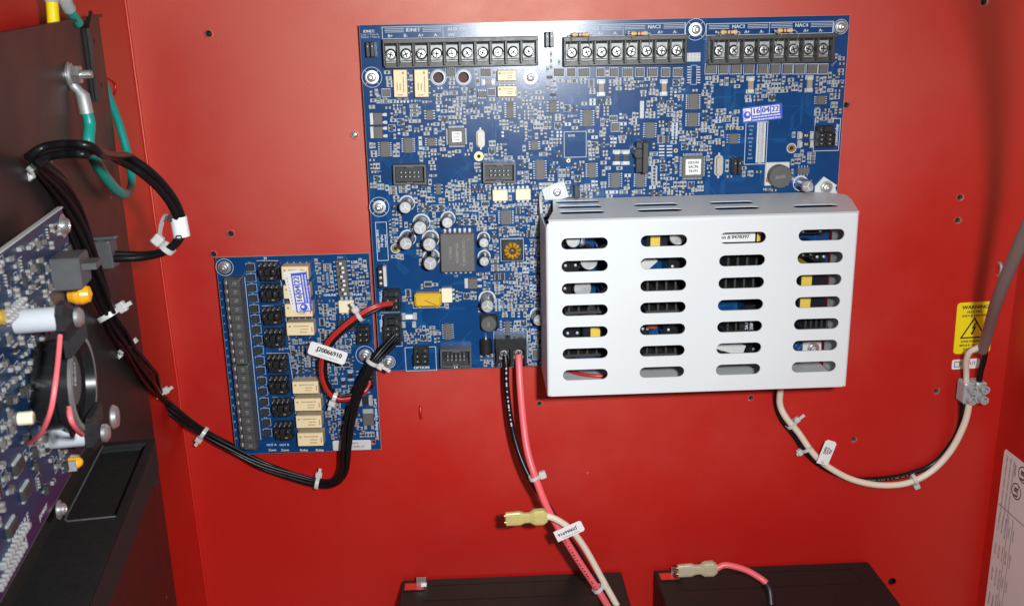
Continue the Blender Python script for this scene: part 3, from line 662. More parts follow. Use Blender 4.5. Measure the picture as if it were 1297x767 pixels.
c, w_, h_ = R(967.7, 204.7, 999, 235); q = MB(); q.cbox(0, 0, .1, w_ * .97, h_ * .97, 1.6, 'label_grey', .3); q.lathe([(5.0, 1.7), (7.0, 1.9), (7.0, 6.4), (6.6, 6.9)], 'ferrite', .6, -1.0, 28); q.text('ANX', .4, -1.2, 3.0, 6.93, 'slot_grey', 8)
q.box(-6, -3.2, 1.7, 1.6, 2.6, 1.4, 'copper_wire'); part(MBD, 'power_inductor', q, (c.x, c.y, 0)); keep(c, w_, h_)
c = P(619, 409.5, 3); q = MB(); q.cbox(0, 0, .1, 11.4, 11.4, 1.4, 'black_plastic', 1.2); q.lathe([(4.9, 1.5), (4.9, 4.8), (4.5, 5.2)], 'ferrite', 0, 0, 26); q.text('101', 0, 0, 2.6, 5.22, 'slot_grey', 90)
part(MBD, 'power_inductor', q, (c.x, c.y, 0)); keep(c, 11.5, 11.5)
# --- standing heat sink device, film capacitor, cream etc.
c, w_, h_ = R(802, 178, 822, 219, 6); q = MB(); q.cbox(1.6, 0, .1, w_ * .36, h_ * .96, 13, 'chip_dark', .35); q.box(-1.6, 0, 2, 3.2, h_ * .9, 7, 'black_plastic'); q.lathe([(3.3, 2), (3.3, 9.0), (2.8, 9.6)], 'black_plastic', -1.8, h_ * .12, 20)
for k in range(3): q.box(-1, -h_ * .3 + k * 5, .05, 5, .8, 1.2, 'tin')
part(MBD, 'standing_transistor', q, (c.x, c.y, 0)); keep(c, w_, h_)
c, w_, h_ = R(525, 371, 559, 390, 5); q = MB(); q.cbox(0, .5, 1.0, w_, h_ * .9, 6.0, 'yellow_film', 1.2); 
for s_ in (-1, 1): q.box(s_ * w_ * .32, -h_ * .46, .1, 1.6, 1.8, 3.0, 'yellow_film')
q.line(-w_ * .1, h_ * .06, w_ * .28, -h_ * .24, .5, 7.02, 'copper_wire'); part(MBD, 'film_capacitor', q, (c.x, c.y, 0), -1); keep(c, w_, h_)
silk.rect(c.x - w_ * .58, c.y - h_ * .62, c.x + w_ * .6, c.y - h_ * .2, .3, .05, 'silk')
c, w_, h_ = R(607, 428, 624.5, 449, 4); q = MB(); q.M = T(0, 0, 4.2) @ RXm(90); q.lathe([(3.4, -4.6), (3.8, -4.2), (3.8, 4.2), (3.4, 4.6)], 'black_plastic', seg=20); q.M = Matrix.Identity(4)
for s_ in (-1, 1): q.box(0, s_ * 5.3, .1, 1.0, 1.6, 4.4, 'tin')
part(MBD, 'choke', q, (c.x, c.y, 0)); keep(c, w_, h_)
c, w_, h_ = R(727, 234, 733, 250, 3); q = MB(); q.cbox(0, 0, .1, w_, h_, 5, 'chip_dark', .25); part(MBD, 'standing_diode', q, (c.x, c.y, 0)); keep(c, w_, h_)
c, w_, h_ = R(543, 250, 545, 252)
# --- two way power terminal
c, w_, h_ = R(628, 428, 667, 462, 8); q = MB(); q.box(0, h_ * .30, .1, w_, h_ * .40, 10, 'black_plastic'); q.box(0, -h_ * .2, .1, w_, h_ * .6, 4, 'black_plastic')
for k in (-1, 0, 1): q.cbox(k * (w_ / 2 - .8), -h_ * .2, 4.1, 1.5, h_ * .6, 6.5, 'black_plastic', .3)
for k in (-1, 1): q.box(k * w_ * .24, -h_ * .12, 4.1, 6.0, 7.5, .8, 'nickel')
pt = part(MBD, 'power_terminal', q, (c.x, c.y, 0)); keep(c, w_, h_ + 2)
for k in (-1, 1): part(pt, 'terminal_screw', cached(('terminal_screw',), tscrew), (k * w_ * .24, -h_ * .1, 4.9), 20 * k)
silk.rect(c.x - w_ / 2 - .8, c.y - h_ / 2 - 1.5, c.x + w_ / 2 + .8, c.y + h_ / 2 + 3.4, .3, .05, 'silk')
for k in range(4): q = MB(); q.box(0, 0, .05, 3.6, 1.2, .3, 'sticker_blue')
# --- pin strip with white box
for u0, v0, u1, v1, n, nx in ((958, 155, 969, 206, 11, 1), (810.5, 128, 815.5, 150, 5, 1), (870, 67, 887, 78, 4, 4)):
    c, w_, h_ = R(u0, v0, u1, v1); q = MB(); q.box(0, 0, .03, w_, h_, .25, 'label_grey')
    if nx == 1:
        for k in range(n): q.lathe([(w_ * .34, .28), (w_ * .3, .7), (w_ * .12, .75)], 'solder', 0, (k + .5 - n / 2) * h_ / n, 10)
    else:
        for k in range(n):
            for s_ in (-1, 1): q.lathe([(.75, .28), (.6, .75)], 'solder', (k + .5 - n / 2) * w_ / n, s_ * h_ * .25, 10)
    part(MBD, 'pin_row', q, c); keep(c, w_, h_)
a, e = P(945, 154.5), P(970, 207.5); silk.rect(a.x, e.y, e.x, a.y, .35, .05, 'silk'); occ.mark(a.x, e.y, e.x, a.y)
for k in range(9): silk.text(random.choice(('CHG', 'VBAT', 'GND', 'TX', 'RX')), a.x + 3.2, a.y - 2.6 - k * 2.4, 1.5, .06, 'silk')
# --- silkscreen boxes and words
def sbox(u0, v0, u1, v1, wd=.35, block=True):
    a, e = P(u0, v0), P(u1, v1); silk.rect(a.x, e.y, e.x, a.y, wd, .05, 'silk')
    if block: occ.mark(a.x - .3, e.y - .3, e.x + .3, a.y + .3)
def stext(t, u, v, px, rot=0, sx=1.0): c = P(u, v); silk.text(t, c.x, c.y, px * .47, .06, 'silk', rot, sx); k = len(t) * px * .3 * .47; occ.mark(*((c.x - k, c.y - 1, c.x + k, c.y + 1) if rot == 0 else (c.x - 1, c.y - k, c.x + 1, c.y + k)))
sbox(714.5, 167, 742.5, 198.7); sbox(475.5, 281.5, 492, 329.5); sbox(1032.5, 151, 1062, 190.5, .35, False); sbox(483, 368, 505.5, 395, .3, False); sbox(483, 399, 509.5, 438, .3, False); sbox(513, 440, 553, 468.5, .35, False)
occ.mark(P(513, 440).x, P(513, 468).y, P(553, 440).x, P(513, 440).y)
stext('OPTION', 534, 465.3, 5.6); stext('Y/R', 578, 464.5, 5.5); stext('Zone/Relay', 1059.5, 171, 6.0, 90); stext('IDNET:', 467.5, 40, 4.6); stext('Loop = Class A', 468, 43.8, 3.4); stext('Default = Class B', 469, 47.2, 3.2)
for i, t in enumerate(('Copyright 2014', 'All rights', 'reserved')): stext(t, 479 + i * 4.6, 305, 4.6, 90)
stext('POWER', 483, 412, 5, 90); stext('ZONE/RELAY', 482.5, 381, 4.2, 90); stext('U3', 578, 349.5, 4); stext('L7', 722, 200.5, 4); stext('R195', 724, 172, 4.2)
for u, v in ((606.6, 198), (1002.5, 187.7), (501, 314.5), (720, 203.4), (856, 190.7)):
    c = P(u, v); r = 2.6 if u != 720 and u != 856 else 1.1; silk.ring(c.x, c.y, r * .45, r * .95, .04, 'gold', 20); silk.ring(c.x, c.y, r * .95, r * 1.15, .05, 'silk', 20); silk.ring(c.x, c.y, 0, r * .45, .04, 'hole_dark', 14); occ.mark(c.x - 3, c.y - 3, c.x + 3, c.y + 3)
# --- date sticker: white logo square and three pen-filled boxes
def date_sticker(wd, hg):
    q = MB(); q.cbox(0, 0, .05, wd, hg, .12, 'sticker_blue', .05); z = .18; q.flat(-wd * .385, .02 * hg, wd * .19, hg * .8, z, 'label_white'); q.ring(-wd * .385, 0, 0, hg * .24, z + .02, 'sticker_blue', 20); q.ring(-wd * .37, hg * .05, 0, hg * .1, z + .04, 'label_white', 16)
    q.ring(-wd * .385, 0, hg * .29, hg * .33, z + .02, 'sticker_blue', 16, 100, 250)
    for k, t in enumerate(('16', '04', '22')): x = (-.155 + k * .24) * wd; q.flat(x, hg * .18, wd * .21, hg * .48, z, 'label_white'); q.text(t, x, hg * .18, hg * .5, z + .02, 'pen_blue')
    for yy in (-.19, -.37):
        x = -.25
        while x < .44: ww = random.uniform(.012, .03); q.flat(x * wd, yy * hg, ww * wd, hg * .09, z, 'label_white'); x += ww + .012
    return q
c = (P(938, 135) + P(993, 152)) / 2; part(MBD, 'date_sticker', date_sticker(24, 9.3), (c.x, c.y, .05), 5.5); keep(c, 26, 12)
# --- pads of an unfitted chip
for i in range(7):
    for u in (872.5, 885): c = P(u, 85 + i * 3.3); silk.flat(c.x, c.y, 1.9, .6, .04, 'solder')
sbox(875.5, 83, 882, 107, .25)
c, w_, h_ = R(868, 81, 889, 109); keep(c, w_, h_)
for (u, v) in ((838, 191), (848, 191)):
    for k in range(4): c = P(u, v - 6 + k * 4); silk.flat(c.x, c.y, 3.4, .9, .04, 'solder'); occ.mark(c.x - 2, c.y - 1, c.x + 2, c.y + 1)
# --- supply section under the cage
for u, v, r, h in ((726, 304, 11, 27), (746, 330, 13.5, 25), (738, 365, 13.5, 25), (768, 318, 11, 22), (770, 372, 11, 22), (858, 300, 12, 26)):
    c = P(u, v, h); q = MB(); rr = r * .43; q.lathe([(rr, .1), (rr, h - .8), (rr - .5, h)], 'can_sleeve', seg=24, cap=False); q.lathe([(rr - .5, h), (rr - .9, h - .2)], 'can_top', seg=24); part(MBD, 'bulk_capacitor', q, (c.x, c.y, 0)); keep(c, 2 * rr, 2 * rr)
for u0, v0, u1, v1, h, tape in ((738, 408, 770, 436, 22, (748, 760)), (818, 296, 846, 316, 20, (824, 836)), (1012, 338, 1046, 396, 24, (1016, 1029)), (905, 292, 966, 312, 26, None)):
    c, w_, h_ = R(u0, v0, u1, v1, h); q = MB(); q.cbox(0, 0, .1, w_, h_, h, 'can_sleeve', .5)
    if tape: a, e = P(tape[0], v0, h).x - c.x, P(tape[1], v0, h).x - c.x; q.box((a + e) / 2, 0, .2, e - a, h_ + .6, h + .3, 'tape_yellow')
    else:
        q.box(-2, 1.0, h + .1, w_ * .82, h_ * .62, .15, 'label_white'); q.text('ns # 0478397', -2, 1.0, 3.0, h + .28, 'ink'); q.box(w_ * .42, 1.0, h + .1, 2.4, h_ * .62, .2, 'tape_yellow')
    part(MBD, 'supply_transformer', q, (c.x, c.y, 0)); keep(c, w_, h_)
for u0, v0, u1, v1, h in ((816, 355, 872, 372, 24), (818, 383, 872, 397, 22), (918, 325, 975, 345, 20), (915, 352, 970, 372, 24), (1018, 404, 1050, 420, 22), (815, 436, 872, 452, 20), (716, 385, 775, 398, 22), (716, 440, 772, 452, 18), (918, 405, 968, 424, 22)):
    c, w_, h_ = R(u0, v0, u1, v1, h); q = MB(); q.box(0, -h_ * .3, .1, w_, 1.6, h, 'chip_dark')
    for k in range(5): q.box((k - 2) * w_ * .21, h_ * .12, .1, 1.2, h_ * .7, h - .5, 'chip_dark')
    if 918 <= u0 <= 918 and v0 > 400: q.box(w_ * .05, 0, h - 8, 9, h_ * .5, 8.2, 'black_plastic'); q.text('5A F', w_ * .05, 1.2, 2.6, h + .25, 'silk', 90); q.text('250V', w_ * .05 + 3, 1.2, 2.6, h + .25, 'silk', 90)
    part(MBD, 'heat_sink', q, (c.x, c.y, 0)); keep(c, w_, h_)
for u0, v0, u1, v1, h in ((712, 297, 734, 313, 16), (712, 328, 733, 344, 14), (758, 345, 776, 358, 18), (712, 357, 729, 373, 14), (846, 328, 874, 346, 20), (944, 386, 974, 400, 18), (1010, 288, 1046, 297, 18), (1010, 306, 1030, 312, 12), (1014, 318, 1030, 326, 14), (1032, 318, 1046, 332, 20), (715, 411, 735, 432, 16), (840, 408, 873, 426, 18), (910, 437, 930, 448, 14), (950, 434, 972, 449, 16), (815, 318, 838, 324, 10), (812, 402, 822, 430, 12)):
    c, w_, h_ = R(u0, v0, u1, v1, h); q = MB(); q.cbox(0, 0, .1, w_, h_, h, 'can_sleeve', .5)
    for k in (-1, 1): q.lathe([(.9, h + .1), (.9, h + .6), (.3, h + .8)], 'tin', k * w_ * .3, 0, 8)
    part(MBD, 'coil_former', q, (c.x, c.y, 0)); keep(c, w_, h_)
c = P(828, 415, 20); q = MB(); q.M = T(0, 0, 14) @ RXm(90); q.lathe([(.5, -1.8), (3.8, -1.3), (3.8, 1.3), (.5, 1.8)], 'disc_red', seg=18); q.M = Matrix.Identity(4); q.box(-1.5, 0, .1, .6, .6, 11, 'tin'); q.box(1.5, 0, .1, .6, .6, 11, 'tin'); part(MBD, 'disc_capacitor', q, (c.x, c.y, 0)); keep(c, 8, 4)
a0, a1 = P(700, 252), P(1047, 452); occ.mark(a0.x, a1.y + 12, a1.x - 2, a0.y)
# --- small surface mounted parts, traces
E_ = [(592, 152, 632, 174), (642, 168, 662, 196), (600, 172, 603, 205), (556, 200, 600, 226), (705, 108, 745, 128), (775, 116, 810, 142), (905, 112, 940, 136), (985, 118, 1030, 162), (972, 150, 1000, 204), (925, 226, 964, 244), (1034, 192, 1058, 226), (492, 330, 532, 364), (500, 386, 524, 398),
      (530, 392, 575, 410), (574, 384, 606, 446), (556, 350, 587, 366), (496, 200, 530, 208), (500, 440, 512, 470), (600, 440, 608, 470), (484, 200, 497, 228), (508, 436, 556, 442), (895, 226, 930, 248), (478, 245, 490, 280), (905, 186, 960, 196), (1000, 222, 1008, 240)]
for u0, v0, u1, v1 in E_: a, e = P(u0, v0), P(u1, v1); occ.mark(a.x, e.y, e.x, a.y)
def reg(u0, v0, u1, v1): a, e = P(u0, v0), P(u1, v1); return (a.x, e.y, e.x, a.y)
scatter(occ, smd, silk, 1700, [reg(455, 84, 1060, 250), reg(700, 98, 865, 135), reg(890, 96, 1060, 125), reg(476, 85, 700, 250), reg(560, 225, 700, 300), reg(600, 250, 690, 460), reg(480, 250, 620, 330), reg(500, 360, 700, 466), reg(800, 120, 930, 250)])
traces(tr, occ, 260, .8, -BH + .8, 282, -26, [(g.x, g.y, 4.6) for g in grom])
part(MBD, 'copper_traces', tr, stuff=True); part(MBD, 'small_components', smd, stuff=True); part(MBD, 'printed_legend', silk)

# --- band-coded resistors clamped under the terminal screws
RL = ['striped resistor bridging the first two screws of the middle terminal strip', 'striped resistor bridging the fifth and sixth screws of the middle terminal strip', 'striped resistor bridging the first two screws of the right-hand terminal strip', 'striped resistor bridging the fifth and sixth screws of the right-hand terminal strip']
for (tb, i, u0, u1, v), lb in zip(((1, 0, 724.6, 746, 44), (1, 4, 799, 820.5, 42.6), (2, 0, 912.6, 934, 40.9), (2, 4, 984.7, 1004, 38.8)), RL):
    xs, y0, y1, *_ = tb_geo[tb]; a, e = P(u0, v, 12), P(u1, v, 12); c = (a + e) / 2; ln = e.x - a.x
    t = thing('resistor', lb, 'resistor', c, 'striped resistors on the terminal strips'); ys = (y0 + y1) / 2
    q = MB(); q.M = RYm(90); q.lathe([(.4, -ln / 2), (1.25, -ln / 2 + .3), (1.35, -ln * .34), (1.05, -ln * .26), (1.05, ln * .26), (1.35, ln * .34), (1.25, ln / 2 - .3), (.4, ln / 2)], 'resistor_body', seg=14); part(t, 'resistor_body', q, c)
    q = MB()
    for s_, xx in ((-1, xs[i]), (1, xs[i + 1])):
        q.tube(spline([Vector((s_ * ln / 2, 0, 0)), Vector((s_ * (ln / 2 + 1.6), -.2, 0)), Vector((xx - c.x + s_ * .5, -2.5, -1.0)), Vector((xx - c.x + s_ * 1.5, ys - c.y + 4, -6.2)), Vector((xx - c.x + s_ * 1.6, ys - c.y + 1, -6.6))], 5), .3, 'tin', 6)
    part(t, 'wire_lead', q, c)
    for k, cn in enumerate(('yellow', 'brown', 'red', 'gold')):
        q = MB(); q.M = RYm(90); x = (-.33 + .2 * k + (.06 if k == 3 else 0)) * ln; r_ = 1.12 if k not in (0,) else 1.38; q.lathe([(r_, x - .35), (r_, x + .35)], 'band_' + cn, seg=14, cap=False); part(t, 'colour_band', q, c)

# ================================================================== zone relay card
AX0, AX1, AY0, AY1 = -95.4, -2.2, -264.1, -134.0
AB = thing('circuit_board', 'smaller blue card with cream relays and a long grey screw terminal strip', 'circuit board', (AX0, AY1, 0))
occ2 = Occ(AX0, AY0, AX1, AY1); silk = MB(); smd = MB(); tr = MB(); occ = occ2
hl = P(472.7, 559.6); sub = MB()
plate_with_holes(sub, [(AX0, AY0), (AX1, AY0), (AX1, AY1), (AX0, AY1)], [circle(hl.x, hl.y, 1.5)], -1.6, -.02, 'laminate'); i_ = .12
plate_with_holes(sub, [(AX0 + i_, AY0 + i_), (AX1 - i_, AY0 + i_), (AX1 - i_, AY1 - i_), (AX0 + i_, AY1 - i_)], [circle(hl.x, hl.y, 1.7)], -.02, 0, 'solder_mask'); part(AB, 'board_panel', sub)
occ.mark(hl.x - 3, hl.y - 3, hl.x + 3, hl.y + 3)
for u, v, r in ((284.5, 338.4, 5.4), (462.6, 449.3, 6.0)):
    c = P(u, v); holed_ring(silk, c.x, c.y, r, arcs=False); part(AB, 'mounting_screw', cached(('mounting_screw', True), lambda b: mscrew(b, 2.55)), c); keep(c, 2 * r, 2 * r)
    st = MB(); st.lathe([(3, ZP), (3, -1.6)], 'nickel', seg=6, smooth=False); part(AB, 'standoff', st, (c.x, c.y, 0))
for va, vb in ((351.7, 459.5), (460.5, 567)):
    ua0 = 282 + (va - 352) * .118; a, e = P(ua0, va, 5), P(ua0 + 23.5 + 2.5 + (vb - va) * .118 - 12.5 + 10, vb, 5)
    x0 = -90.2; x1 = x0 + 10.6; y1, y0 = P(295, va, 6).y, P(310, vb, 6).y; cy = (y0 + y1) / 2; H_ = y1 - y0; q = MB()
    q.cbox(0, 0, .1, x1 - x0, H_, 7.0, 'strip_grey', .5); q.cbox(1.3, 0, 7.1, (x1 - x0) * .72, H_ - .6, 3.0, 'strip_grey', .6); n = 10; ps = []
    for k in range(n):
        y = (n / 2 - k - .5) * H_ / n; q.box(1.3, y - H_ / n / 2 + .12, 10.06, (x1 - x0) * .7, .25, .15, 'hole_dark') if k < n - 1 else None
        ps.append(y)
    tsb = part(AB, 'screw_terminal_strip', q, ((x0 + x1) / 2, cy, 0)); occ.mark(x0 - 1.5, y0 - .5, x1 + 1.5, y1 + .5)
    for y in ps:
        part(tsb, 'terminal_screw', cached(('strip_screw',), lambda b: (b.lathe([(1.75, 0), (1.75, .25), (1.3, .35), (1.2, .1)], 'strip_grey', seg=14), b.lathe([(1.25, .12), (1.05, .3)], 'slot_grey', seg=12), b.box(0, 0, .31, 1.9, .4, .06, 'hole_dark'))), (1.6, y, 10.05), random.uniform(0, 180))
        part(tsb, 'wire_clamp', cached(('wire_clamp',), lambda b: (b.lathe([(1.35, 0), (1.2, .3), (.5, .45)], 'label_grey', seg=10), b.box(-1.6, 0, -.2, 1.4, 2.6, .4, 'socket_grey'))), (-3.0, y, 7.1), 0)
a, e = P(307, 351), P(330, 556); silk.line(a.x + 1.4, a.y, e.x + .2, e.y, .35, .05, 'silk')
for k in range(20): c = P(276.5 + k * 1.12, 358 + k * 10.35); silk.text(str(k + 1), max(c.x, AX0 + 1.2), c.y, 1.6, .06, 'silk', 90)
# little square parts between strip and jumpers
for k in range(17):
    u, v = 316.7 + k * 1.36, 338.5 + k * 13.05; c = P(u, v); q = flatchip(4.1, 4.1, 'chip_dark', 1.6, False); part(AB, 'diode', q, c); keep(c, 4.3, 4.3); silk.rect(c.x - 2.5, c.y - 2.5, c.x + 2.9, c.y + 2.5, .22, .05, 'silk'); silk.text('D%d' % (k + 1), c.x, c.y + 3.1, 1.2, .06, 'silk')
def jblock(b, w_, h_):
    b.box(0, -h_ * .18, .1, w_, h_ * .62, 2.5, 'black_plastic')
    for k in range(4): b.box((k - 1.5) * w_ * .26, h_ * .36, .1, .64, .64, 8.2, 'tin'); b.box((k - 1.5) * w_ * .26, h_ * .30, .1, w_ * .22, h_ * .22, 2.6, 'black_plastic')
    for k in range(3): b.cbox((k - 1) * w_ * .32, h_ * .02, 2.6, w_ * .27, h_ * .34, 6.5 + .5 * (k % 2), 'black_plastic', .35); b.box((k - 1) * w_ * .32, h_ * .08, 9.0, .5, .5, .5, 'tin')
    b.cbox(w_ * .18, -h_ * .3, 2.6, w_ * .62, h_ * .24, 6.0, 'black_plastic', .4); b.cbox(-w_ * .28, -h_ * .3, 2.6, w_ * .26, h_ * .24, 5.0, 'black_plastic', .35); b.box(w_ * .2, -h_ * .28, 8.5, 1.5, .5, .4, 'tin')
for u, v in ((340, 343.7), (342.2, 371), (344.6, 399.5), (347, 427.5), (351, 460), (353, 487), (356.5, 515.5), (359, 545)):
    c = P(u, v, 5); part(AB, 'jumper_block', cached(('jumper_block',), lambda b: jblock(b, 11.8, 12.2)), (c.x, c.y, 0), random.uniform(-2, 2)); keep(c, 12, 12.4)
for v, (u0, u1) in ((330, (325, 352)), (387, (332, 360)), (447, (338, 366)), (503, (345, 372))):
    a, e = P(u0, v), P(u1, v); silk.line(a.x, a.y, e.x, e.y, .3, .05, 'silk'); silk.line(e.x, e.y, e.x + 1.6, P(u1, v + 56).y, .3, .055, 'silk')
for u0, v0, u1, v1 in ((356.6, 337, 391, 354), (359, 361, 393, 378), (361, 384.5, 396, 401), (363, 408, 398, 424.5), (370.4, 482.5, 403.5, 498), (373, 504, 407, 519.8), (375, 525.7, 407.5, 541.5), (377, 547.6, 409.5, 564.3)):
    c, w_, h_ = R(u0, v0, u1, v1, 8.5); q = MB(); relay(q, w_, h_, 8.5); part(AB, 'relay', q, (c.x, c.y, 0), -.9); keep(c, w_, h_ + 2.5)
q = MB(); q.box(0, 0, 9.05, 10, 24.5, .12, 'label_white'); ca, cb2 = P(377, 368, 9.2), P(382, 370, 9.3)
for k in range(9): q.flat(-3.6, 8 - k * 2, .5, random.uniform(.7, 1.5), 9.19, 'ink_grey')
part(AB, 'paper_label', q, (ca.x - 1.2, ca.y + .4, 0), 8)
st = date_sticker(24.5, 9.6); part(AB, 'date_sticker', st, (cb2.x, cb2.y, 9.26), 94)
# DIP switch
c, w_, h_ = R(424, 330, 443, 376, 4); q = MB(); q.cbox(0, 0, .2, w_ * .72, h_, 3.4, 'chip_epoxy', .3)
for k in range(8):
    for s_ in (-1, 1): q.box(s_ * w_ * .45, (3.5 - k) * h_ / 8, .06, w_ * .2, .7, .5, 'tin')
dip = part(AB, 'dip_switch', q, (c.x, c.y, 0), 1.5); keep(c, w_, h_)
for k in range(8): part(dip, 'switch_lever', cached(('switch_lever',), lambda b: (b.box(0, 0, 0, 3.4, 1.3, .05, 'hole_dark'), b.cbox(.6, 0, .05, 1.7, 1.35, .8, 'label_white', .15))), ((.3 if k % 3 else -.8), (3.5 - k) * h_ / 8.4, 3.6))
c, w_, h_ = R(429, 378, 448.5, 399, 3); part(AB, 'optocoupler', cached(('optocoupler', 2), lambda b: opto(b, w_, h_, True)), (c.x, c.y, 0)); keep(c, w_, h_)
c, w_, h_ = R(428.5, 400, 450, 422); part(AB, 'chip', soic(w_, h_, 4, True, 'chip_dark', 2.6), c); keep(c, w_, h_)
for u0, v0, u1, v1, nx, ny in ((452.5, 413, 468, 435, 2, 2), (459, 466, 473, 492, 2, 3)):
    c, w_, h_ = R(u0, v0, u1, v1, 7); q = MB(); molex(q, nx, ny, w_, h_); part(AB, 'socket', q, (c.x, c.y, 0)); keep(c, w_, h_)
c, w_, h_ = R(459.5, 516, 474, 541); q = MB(); q.M = RZ(-90); dpak(q, h_ * .9, w_ * .95); part(AB, 'power_transistor', q, c); keep(c, w_, h_)
for u0, v0, u1, v1 in ((440, 468, 448, 482), (454, 500, 472, 514), (432, 478, 438, 490)):
    c, w_, h_ = R(u0, v0, u1, v1); q = MB(); q.M = RZ(90) if w_ > h_ else Matrix.Identity(4); smd_tan(q, min(w_, h_), max(w_, h_), 'resistor_black'); part(AB, 'chip_resistor', q, c); keep(c, w_, h_)
c, w_, h_ = R(421.6, 557, 470, 569.5); q = MB(); q.cbox(0, 0, .04, w_, h_, .12, 'label_grey', .6)
q.text('566-0012', 0, 1.3, 2.1, .18, 'ink_grey'); q.text('G4TYO209P LP', 1, -1.2, 2.1, .18, 'ink_grey'); part(AB, 'serial_label', q, c, -.6); keep(c, w_, h_)
for u0, v0, u1, v1 in ((389, 436, 404, 450), (392, 430, 398, 452)):
    c, w_, h_ = R(u0, v0, u1, v1); q = MB(); q.cbox(0, 0, .1, w_, h_, 3.4, 'label_grey', .3)
    if u0 == 389: part(AB, 'chip', q, c); keep(c, w_, h_)
stext('Zone-Relay Option Card', 476.5, 531, 6.2, 90, .95); stext('LSB', 449, 332, 5.5); stext('OFFLINE', 451, 373, 4.6); stext('ONLINE', 418, 373.5, 4.6); stext('ADDRESS', 415, 353, 4, 90); stext('J4', 336, 327, 5); stext('SW1', 431, 326, 4)
for t, u in (('Zone', 345, ), ('Zone', 361), ('Relay', 385), ('Relay', 405)): stext(t, u, 569.5, 5)
for t, u in (('OUT A', 344), ('OUT B', 360)): stext(t, u, 563, 4.4)
scatter(occ, smd, silk, 210, [reg(400, 330, 425, 540), reg(405, 425, 470, 560), reg(400, 335, 470, 470), reg(356, 440, 400, 480), reg(445, 330, 470, 380), reg(365, 430, 420, 480)], textrate=.5)
traces(tr, occ, 60, AX0 + .8, AY0 + .8, AX1 - .8, AY1 - .8, [(hl.x, hl.y, 3)])
part(AB, 'copper_traces', tr, stuff=True); part(AB, 'small_components', smd, stuff=True); part(AB, 'printed_legend', silk)

# ================================================================== white cage over the supply section
CX0, CX1, CY0, CY1, CZ = 102.5, 279.8, -211.2, -107.2, 52.0
CG = thing('power_supply_cover', 'white slotted sheet metal cage screwed over the lower right of the large board', 'cover', (CX0, CY0, 0))
rb = 1.8; q = MB()
cs = {(0, 0): P(740.4, 308.3, CZ), (0, 3): P(1040.6, 297.5, CZ), (6, 0): P(741.4, 474.2, CZ), (6, 3): P(1030.8, 464.2, CZ)}
slots = []
for r_ in range(7):
    for k in range(4):
        a, b_ = r_ / 6, k / 3; p = cs[(0, 0)] * (1 - a) * (1 - b_) + cs[(0, 3)] * (1 - a) * b_ + cs[(6, 0)] * a * (1 - b_) + cs[(6, 3)] * a * b_; slots.append((p.x, p.y))
sw = (P(770, 308, CZ) - P(710.8, 308, CZ)).x
plate_with_holes(q, [(CX0 + rb, CY0 + .6), (CX1 - rb, CY0 + .6), (CX1 - rb, CY1 - rb), (CX0 + rb, CY1 - rb)], [stadium(x, y, sw, 6.5) for x, y in slots], CZ - 1.0, CZ, 'cage_paint')
part(CG, 'front_panel', q)
def flange_y(z): return -103.4 - (CY1 + 103.4) * -1 * 0 + (CY1 + 103.4) * z / CZ
q = MB(); top = MB()
out = [(CX0 + 1.5, CZ - rb), (CX0 + 6, 30), (CX0 + 8, 3), (118, 1.5), (276, 1.5), (286.5, 9), (287.3, 13), (286, 24), (283, 36), (CX1 + .2, CZ - rb)]
tsl = [stadium(slots[k][0] + .5 + (0 if k < 3 else 1), zz, sw, 6.6) for k in range(4) for zz in ((10, 22, 35), (22, 35), (22, 35), (35,))[k]]
plate_with_holes(top, out, tsl, -.2, .2, 'cage_paint')
for v in range(len(top.v)):
    x, z, t = top.v[v]; top.v[v] = (x, flange_y(z) - .2 + t, z)
top.f = [f[::-1] for f in top.f]
n = 5
for i in range(n):
    a0_, a1_ = math.pi / 2 * i / n, math.pi / 2 * (i + 1) / n; yy = lambda a: CY1 - rb + rb * math.sin(a); zz = lambda a: CZ - rb + rb * math.cos(a)
    top.add([(CX0 + rb, yy(a0_), zz(a0_)), (CX1 - rb, yy(a0_), zz(a0_)), (CX1, yy(a1_), zz(a1_)), (CX0 + rb, yy(a1_), zz(a1_))], [(0, 1, 2, 3)], 'cage_paint', True)
part(CG, 'top_flange', top)
for nm, xx, s_ in (('side_panel', CX0, -1), ('side_panel', CX1, 1)):
    q = MB(); zb = 15 if s_ > 0 else 1.0; ytop = CY1 - 4.5
    q.box(xx - s_ * .5, (CY0 + ytop) / 2, zb, 1.0, ytop - CY0, CZ - rb - zb, 'cage_paint')
    for i in range(n):
        a0_, a1_ = math.pi / 2 * i / n, math.pi / 2 * (i + 1) / n; X = lambda a: xx - s_ * rb + s_ * rb * math.sin(a); zz = lambda a: CZ - rb + rb * math.cos(a)
        ff = [(0, 1, 2, 3)] if s_ > 0 else [(3, 2, 1, 0)]
        q.add([(X(a0_), CY0, zz(a0_)), (X(a1_), CY0, zz(a1_)), (X(a1_), ytop if i > 1 else CY1 - rb, zz(a1_)), (X(a0_), ytop if i > 2 else CY1 - rb, zz(a0_))], ff, 'cage_paint', True)
    part(CG, nm, q)
q = MB(); q.box((CX0 + CX1) / 2, CY0 + .1, 2, CX1 - CX0 - 4, 1.0, CZ - 2.6, 'cage_paint'); part(CG, 'bottom_flange', q)
